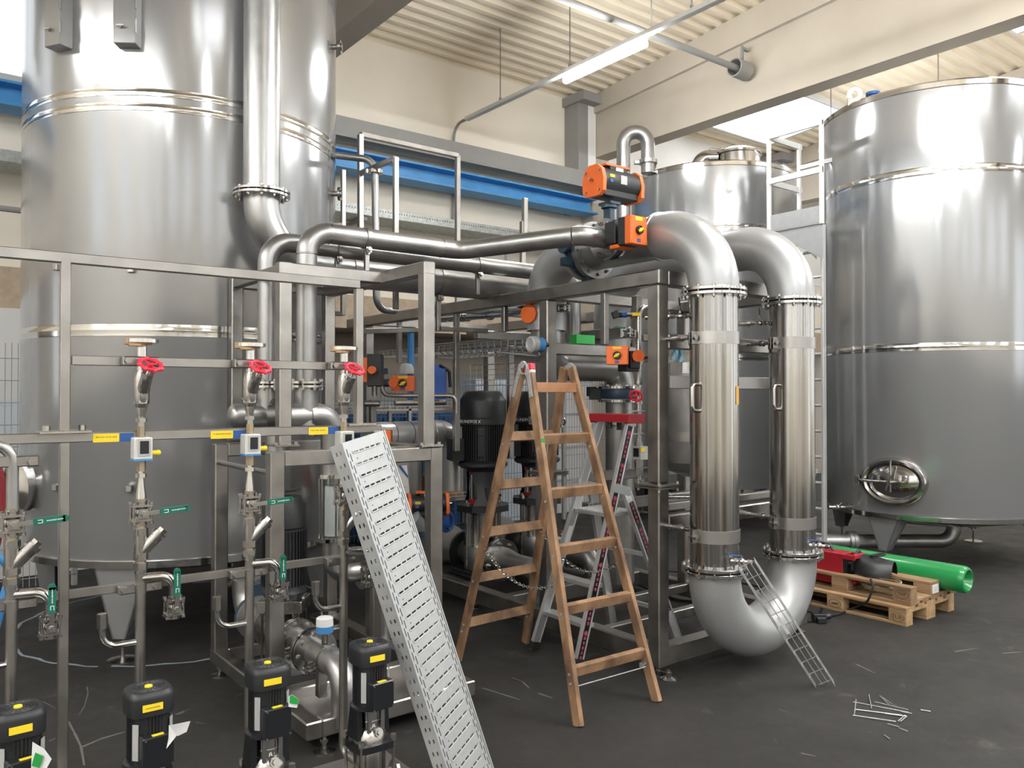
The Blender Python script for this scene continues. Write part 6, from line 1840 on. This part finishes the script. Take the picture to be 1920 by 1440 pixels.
pa = pallet('pallet', 'lower wooden pallet resting on the floor, pale wood with burnt stamp', PX, PY, 0, PALLET)
pb = pallet('pallet', 'upper darker wooden pallet lying upside down on the lower one', PX + .07, PY, .1445, PALLET_O, True)
def stamp(t, c, s, word):
    m = M(); m.torus(c, -XA, .050, .0022, 30, 5); b = len(m.v)
    for i in range(b):
        p = m.v[i]; m.v[i] = (p[0], c[1] + (p[1] - c[1]) * 1.05, c[2] + (p[2] - c[2]) * .62)
    part('stamp_oval', m, BRAND, t)
    if not word: scribble('stamp', t, V(c) - XA * .0008, -YA, ZA, .06, .02, BRAND, 3); return
    text('stamp', word, V(c) - XA * .0008, -YA, ZA, s, BRAND, t)
stamp(pa, (PX - .0005, PY + .0725, .061), .044, 'EUR'); stamp(pa, (PX - .0005, PY + .60, .061), .04, '')
stamp(pb, (PX + .0695, PY + .0725, .1445 + .083), .038, 'TMP')
m = M(); m.box((PX + .07 + .40, PY - .001, .1445 + .083), (.10, .002, .07)); lb = part('white_label', m, WHITE, pb)
m = M(); m.box((PX + .47, PY - .0025, .2275), (.045, .002, .04)); part('label_print', m, GREY_L, lb)
# green gas cylinder between the runners
gx, gz, gr = PX + .07 + .575, .1445 + .046 + .112, .110
t = thing('gas_cylinder', 'long green gas cylinder lying on the upper pallet', 'gas cylinder', (gx, 3.6, gz))
m = M(); m.lathe([(.055, .06), (.07, .03), (.082, .0), (.098, .004), (.108, .025), (gr, .05), (gr, 1.22), (.10, 1.30), (.075, 1.36), (.045, 1.40), (.035, 1.43), (0, 1.43)], (gx, 2.93, gz), YA, 48); m.lathe([(0, .075), (.05, .068), (.056, .058)], (gx, 2.93, gz), YA, 32)
part('body', m, GREEN, t)
m = M(); m.cyl((gx, 4.36, gz), (gx, 4.47, gz), .032, n=18); m.hexn((gx, 4.36, gz), (gx, 4.38, gz), .036); part('valve', m, S_FIT, t)
# red welding machine
wx, wy, wz = PX + .22, 3.87, .1445 + .046
t = thing('welding_machine', 'small red welding machine on the upper pallet behind the tubes', 'welder', (wx, wy, wz))
m = M(); m.box((wx, wy + .02, wz + .13), (.16, .34, .26)); part('body', m, RED, t)
m = M()
for q in (-1, 1):
    m.box((wx + .075 * q, wy - .20, wz + .05), (.022, .12, .03)); m.box((wx + .075 * q, wy - .20, wz + .24), (.022, .12, .04))
part_guard = None
for q, hh in ((.25, .035), (.04, .03)):
    m2 = M(); m2.box((wx, wy - .25, wz + q), (.17, .03, hh)); part('bumper', m2, RED, t)
part('corner_guard', m, RED, t)
m = M(); m.box((wx, wy - .155, wz + .13), (.15, .012, .22)); fp = part('front_panel', m, BLACK, t)
m = M()
for q, z in ((-.04, .08), (.04, .08), (0, .17)): m.cyl((wx + q, wy - .16, wz + z), (wx + q, wy - .19, wz + z), .02, n=14)
part('knob', m, CHAR, fp)
m = M(); m.pipe([(wx, wy - .02, wz + .26), (wx, wy + .02, wz + .31), (wx, wy + .14, wz + .31), (wx, wy + .17, wz + .26)], .012, bend=.03); part('carry_handle', m, BLACK, t)
# hoses of the welder
m = M(); m.pipe([(wx - .03, wy - .19, wz + .08), (wx - .05, wy - .30, wz + .10), (wx - .02, wy - .42, wz + .02), (wx - .02, wy - .55, wz + .012)], .011, bend=.06, n=10)
solo('hose', m, mat('pale_hose', (.45, .36, .30), .6), 'pale hose hanging from the front of the red welding machine', 'hose')
m = M(); m.pipe([(wx + .04, wy - .19, wz + .08), (wx + .06, wy - .33, wz + .12), (wx + .06, wy - .5, wz + .015)], .010, bend=.06, n=10)
solo('hose', m, GREY, 'grey hose beside the pale hose of the red welding machine', 'hose')
m = M()
for k in range(5): m.torus((PX + .27, 3.45 , wz + .012 + .014 * k), ZA, .135 + .012 * (k % 3), .007, 36, 8)
solo('cable_coil', m, mat('tan_rope', (.36, .29, .17), .8), 'tan coil of hose lying inside the upper pallet under the helmet', 'hose coil')
# welding helmet
hc = V((PX + .30, 3.52, .1445 + .144 + .012))
t = thing('welding_helmet', 'black welding helmet with tinted visor lying on the pallet runners', 'helmet', hc)
fd = (XA * -.2 + YA * .9).normalized(); fs_ = V((fd.y, -fd.x, 0))
m = M(); rows_ = []
for j in range(9):
    a = j / 8
    rr = .155 * math.sin(math.pi * (.12 + .76 * a)) ** .6
    for i in range(25):
        b_ = math.pi * i / 24
        m.v.append(tuple(hc + fs_ * (rr * math.cos(b_)) * 1.0 + fd * (.30 * (a - .5)) + ZA * (.155 * math.sin(b_) * (.75 + .3 * a))))
for j in range(8):
    for i in range(24):
        q = j * 25 + i; m.f.append((q, q + 1, q + 26, q + 25)); m.fm.append(0)
part('shell', m, BLACK, t, sharp=60)
m = M(); m.torus(hc + fd * .155 + ZA * .075, (fd + ZA * .2), .095, .012, 28, 8); m.beam(hc + fd * .16 - fs_ * .09 + ZA * .03, hc + fd * .16 + fs_ * .09 + ZA * .03, .03, .02); part('head_band', m, CHAR, t)
m = M(); m.box(hc + fd * .13 + ZA * .075, (.15, .012, .10), fs_, (fd + ZA * .3)); part('visor', m, VISOR, t)
m = M(); m.torus(hc - fd * .02 + ZA * .155, ZA + fd * .2, .055, .009, 24, 6); part('strap_ring', m, RUBBER, t)
# extension lead and plug
m = M(); pts = [P(1632, 1086, X=PX - .01) , P(1640, 1096, X=PX - .03), P(1627, 1128, X=PX - .05), P(1600, 1140, Z=.01), P(1572, 1152, Z=.01), P(1549, 1155, Z=.02)]
m.pipe(pts, .009, bend=.08, n=10)
solo('power_cable', m, RUBBER, 'black power cable hanging over the pallet edge down to the plug', 'cable')
pc = P(1535, 1157, Z=.035)
t = thing('plug_coupling', 'black angled plug coupling lying on the floor beside the lower pallet', 'plug', pc - ZA * .035)
m = M(); m.box(pc, (.10, .07, .06), RGT, FWD); m.cyl(pc + RGT * .04, pc + RGT * .09 + ZA * .01, .025, n=12); m.box(pc - FWD * .05 - ZA * .01, (.07, .05, .045), RGT, FWD); part('body', m, CHAR, t)
m = M(); m.beam(pc + ZA * .03 + RGT * .01, pc + ZA * .075 + RGT * .03, .03, .012); part('lid', m, BLACK_G, t)
def lead(pts, label, r=.008, z=.009):
    m = M(); m.pipe([P(u, v, Z=z) for u, v in pts], r, bend=.12, n=8); solo('floor_cable', m, RUBBER, label, 'cable', 'black cables on the floor')
lead([(1530, 1150), (1497, 1140), (1462, 1118), (1425, 1100), (1390, 1092), (1300, 1098), (1272, 1090)], 'black cable running from the plug to the left behind the U bend')
lead([(1528, 1162), (1500, 1170), (1478, 1160), (1478, 1148), (1496, 1149)], 'short black cable looping on the floor left of the plug')
lead([(1330, 1080), (1290, 1072), (1180, 1068), (1120, 1072), (1095, 1060), (1110, 1052)], 'black cable winding on the floor behind the step ladder')
lead([(1330, 1092), (1296, 1110), (1262, 1118), (1240, 1096), (1266, 1086), (1330, 1110)], 'black cable loop on the floor left of the U bend')
lead([(1380, 1128), (1320, 1128), (1270, 1125), (1180, 1090), (1120, 1082)], 'black cable crossing the floor inside the skid frame')

# ------------------------------------------------------------------ background between the frames
t = thing('insulated_pipe', 'thick bright horizontal pipe behind the left skid ending at the tall black pump', 'pipe', (3.7, 6.5, 1.4))
m = M(); a, b = P(690, 815, d=7.0), P(846, 818, d=7.7); a.z = b.z = 1.44; m.pipe([a, b, b - ZA * .55], .115, bend=.16, n=32); part('pipe', m, mat('foil_lagging', (.62, .62, .62), .3, .6), t)
for f_ in (.25, .45, .72, .82):
    m = M(); p = a.lerp(b, f_); m.lathe([(.115, -.004), (.1175, 0), (.115, .004)], p, b - a, 32); part('weld_seam', m, INK if f_ < .5 else S_FIT, t)
t = thing('filter_vessel', 'grey cylindrical vessel behind the left skid with white sheet in front', 'vessel', P(750, 950, d=6.9) * 1)
vc2 = P(752, 1000, d=6.95); vc2.z = 0
m = M(); m.lathe([(0, .55), (.12, .56), (.17, .62), (.175, .66), (.175, 1.28), (.19, 1.285), (.19, 1.31), (.12, 1.33), (0, 1.34)], vc2, ZA, 40); part('shell', m, S_PIPE, t)
for a_ in (.5, 2.6, 4.7):
    d = V((math.cos(a_), math.sin(a_), 0)); m = M(); m.beam(vc2 + d * .14 + ZA * .02, vc2 + d * .14 + ZA * .62, .04); part('leg', m, S_FRAME, t)
qs = [P(738, 874, d=6.74), P(763, 872, d=6.74), P(770, 945, d=6.74), P(744, 945, d=6.74)]
t = paper('document_sheet', qs, 'white document sheet with blue corner stripe hung behind the leaning tray', 'paper', [([P(746, 873, d=6.735), P(752, 873, d=6.735), P(765, 892, d=6.735), P(765, 897, d=6.735)], BLUE)])
for ch in t.children:
    if ch.name.startswith('green_print'): ch.name = 'blue_stripe'; ch['label'] = 'blue corner stripe'
scribble('print', t, P(756, 928, d=6.72), RGT, ZA, .06, .025, INK, 5)
scribble('print', t, P(754, 913, d=6.72), RGT, ZA, .08, .008, GREY, 6)
t = thing('valve_actuator', 'black actuator with orange end caps low behind the left skid', 'actuator', P(800, 945, d=6.6))
q = P(802, 945, d=6.7); ax = (FWD * .25 + RGT).normalized()
cyl_actuator(t, q, ax, .34, .085)
m = M(); m.cyl(q - ZA * .08, q - ZA * .22, .035, n=14); m.cyl(q - ZA * .22, q - ZA * .26, .10, n=24); part('stem', m, DBLUE, t)
t = thing('suction_elbow', 'bright pipe elbow and blue handled valve behind the left skid post', 'pipe', P(780, 985, d=6.7))
m = M(); m.pipe([P(768, 970, d=6.6), P(782, 985, d=6.7), P(800, 1010, d=6.8)], .085, bend=.15, n=28); part('elbow', m, S_MATT, t)
q = P(838, 978, d=6.9); m = M(); m.torus(q, (RGT * .8 - FWD * .6), .075, .018, 28, 8); m.cyl(q - RGT * .03, q + RGT * .02, .07, n=24); part('blue_cap', m, BLUE, t)
m = M(); m.cyl(q - RGT * .02, q - RGT * .14 - ZA * .04, .05, n=18); part('neck', m, S_PIPE, t)
for (u, v, d_, w, h_, lab) in ((727, 720, 7.3, .20, .0, ''),):
    pass
def ctrl(u, v, d, w, h_, label, n=-FWD, name='valve_controller'):
    q = P(u, v, d=d); t = thing(name, label, 'controller', q); control_box(t, q, n, w, h_, .12, .5); return t
ctrl(757, 719, 7.1, .20, .135, 'orange controller with yellow knob in front of the blue fence')
ctrl(720, 822, 5.9, .11, .12, 'orange controller behind the top end of the leaning tray')
t = thing('valve_actuator', 'orange capped black actuator right of the rack handwheel by the blue fence', 'actuator', P(688, 695, d=6.6))
q = P(690, 694, d=6.6); m = M(); m.box(q - RGT * .02, (.05, .12, .20), RGT, FWD); part('orange_cover', m, ORANGE, t)
m = M(); m.box(q + RGT * .06, (.12, .12, .26), RGT, FWD); part('body', m, BLACK, t)
m = M(); q2 = P(699, 694, d=6.5); m.cyl(q2, q2 - FWD * .06, .032, n=8); part('orange_drive', m, ORANGE, t)
t = thing('valve_rack', 'dark blue small valves on thin pipes in front of the blue fence', 'pipe', P(715, 740, d=7.0))
m = M(); m.pipe([P(690, 718, d=7.0), P(735, 718, d=7.0)], .035, n=14); m.box(P(715, 696, d=7.0), (.11, .06, .05), RGT, FWD); part('valve_body', m, DBLUE, t)
m = M(); m.pipe([P(717, 700, d=7.0), P(717, 740, d=7.0), P(740, 742, d=7.0), P(856, 742, d=7.0), P(856, 775, d=7.0)], .020, bend=.06, n=12); m.pipe([P(684, 757, d=6.9), P(712, 757, d=6.9)], .026, n=14); m.pipe([P(740, 756, d=6.9), P(835, 754, d=7.1)], .026, n=14); m.pipe([P(702, 720, d=7.0), P(702, 742, d=7.0)], .022, n=12); part('pipe', m, S_FRAME, t)
q = P(698, 1080, d=7.0); m = M(); m.beam(V((q.x, q.y, .02)), V((q.x, q.y, 1.75)), .05); part('stand_post', m, S_FRAME, t)
t = thing('orange_valve_cap', 'small orange square drive between the two rack posts by the fence', 'actuator', P(738, 718, d=6.95)); q = P(738, 718, d=6.9); m = M(); m.cyl(q, q - FWD * .06, .038, n=8); part('body', m, ORANGE, t)
# blue jerrycan and hand wash post on the shelf behind
t = thing('jerrycan', 'bright blue plastic canister on the work bench behind the frames', 'canister', P(812, 738, d=7.6))
q = P(812, 722, d=7.5); m = M(); m.box(q, (.24, .22, .30), RGT, FWD); m.box(q + ZA * .16 - RGT * .02, (.16, .16, .05), RGT, FWD); part('body', m, mat('jerry_blue', (.02, .12, .55), .35), t)
m = M(); m.pipe([q + RGT * .03 + ZA * .15, q + RGT * .06 + ZA * .19, q + RGT * .15 + ZA * .13, q + RGT * .16 - ZA * .02], .016, bend=.03); m.cyl(q - RGT * .07 + ZA * .17, q - RGT * .07 + ZA * .21, .035, n=16); part('handle', m, BLACK, t)
t = thing('blue_pipe', 'light blue vertical pipe behind the left skid post', 'pipe', P(770, 690, d=7.6))
m = M(); q = P(770, 700, d=7.6); m.cyl(V((q.x, q.y, 1.7)), V((q.x, q.y, 2.4)), .032, n=18); m.cyl(V((q.x, q.y, 2.06)), V((q.x, q.y, 2.10)), .036, n=18); part('pipe', m, mat('sky_blue_pvc', (.06, .28, .62), .4), t)
q = P(762, 697, d=7.5); m = M(); m.lathe([(0, -.02), (.07, -.02), (.07, .03), (.05, .07), (0, .08)], q, ZA, 20); part('white_cap', m, WHITE, t)
# work bench and boxes seen under the frames
t = thing('work_bench', 'steel work bench with wire shelf behind the tall black pumps', 'bench', (4.6, 8.2, 0))
for z in (.55, 1.15, 1.62):
    m = M(); m.box((4.7, 8.25, z), (2.6, .5, .03)); part('shelf', m, S_FRAME, t)
    m = M(); m.box((4.7, 7.99, z + .08), (2.6, .006, .006)); m.box((4.7, 7.99, z + .04), (2.6, .006, .006))
    for k in range(26): m.box((3.42 + k * .1, 7.99, z + .045), (.006, .006, .08))
    o = part('wire_edge', m, WIRE, t); o['kind'] = 'stuff'
for x in (3.42, 4.7, 5.98):
    for y in (8.02, 8.48): m = M(); m.beam((x, y, 0), (x, y, 1.66), .04); part('leg', m, S_FRAME, t)
def carton(x, y, z, sx, sy, sz, label, mt=CARD, flap=True):
    t = thing('carton', label, 'box', (x, y, z))
    m = M(); m.box((x, y, z + sz / 2), (sx, sy, sz)); part('body', m, mt, t)
    m = M(); m.box((x, y, z + sz + .002), (sx * .98, .05, .003)); part('tape', m, mat('tape', (.45, .36, .25), .4), t)
    m = M(); m.box((x - sx * .2, y - sy / 2 - .001, z + sz * .5), (.07, .002, .06)); part('label_sheet', m, WHITE, t)
carton(4.05, 8.2, .566, .30, .3, .34, 'brown carton on the middle bench shelf left of the tall pump')
carton(4.42, 8.17, .566, .24, .3, .18, 'white carton with red diamond on the middle bench shelf', WHITE)
carton(5.25, 8.2, .566, .40, .34, .26, 'open brown carton on the bench shelf seen through the wooden ladder')
carton(4.2, 8.2, 1.166, .28, .28, .14, 'dark blue box on the upper bench shelf left of the tall pump', BLUE)
m = M(); m.box(V((4.42 + .04, 8.17 - .152, .66)), (.05, .002, .05), (XA + ZA).normalized(), -YA)
solo('warning_diamond', m, RED, 'red diamond warning label stuck on the white carton', 'label')

# hoses at the left picture edge behind the dosing rack
for pts, mt_, lab in (([(-12, 860), (2, 900), (4, 960), (-8, 1020)], mat('dark_red_hose', (.22, .012, .018), .5), 'dark red hose at the left picture edge behind the dosing rack'),
                      ([(-14, 1040), (10, 1052), (22, 1075), (4, 1130), (-10, 1180)], BLUE_L, 'light blue hose hanging at the left picture edge behind the rack')):
    m = M(); m.pipe([P(u, v, Y=3.45) for u, v in pts] + [V((-.12, 3.45, .02 if 'blue' in lab else .03))], .016, bend=.05, n=12)
    solo('hose', m, mt_, lab, 'hose')
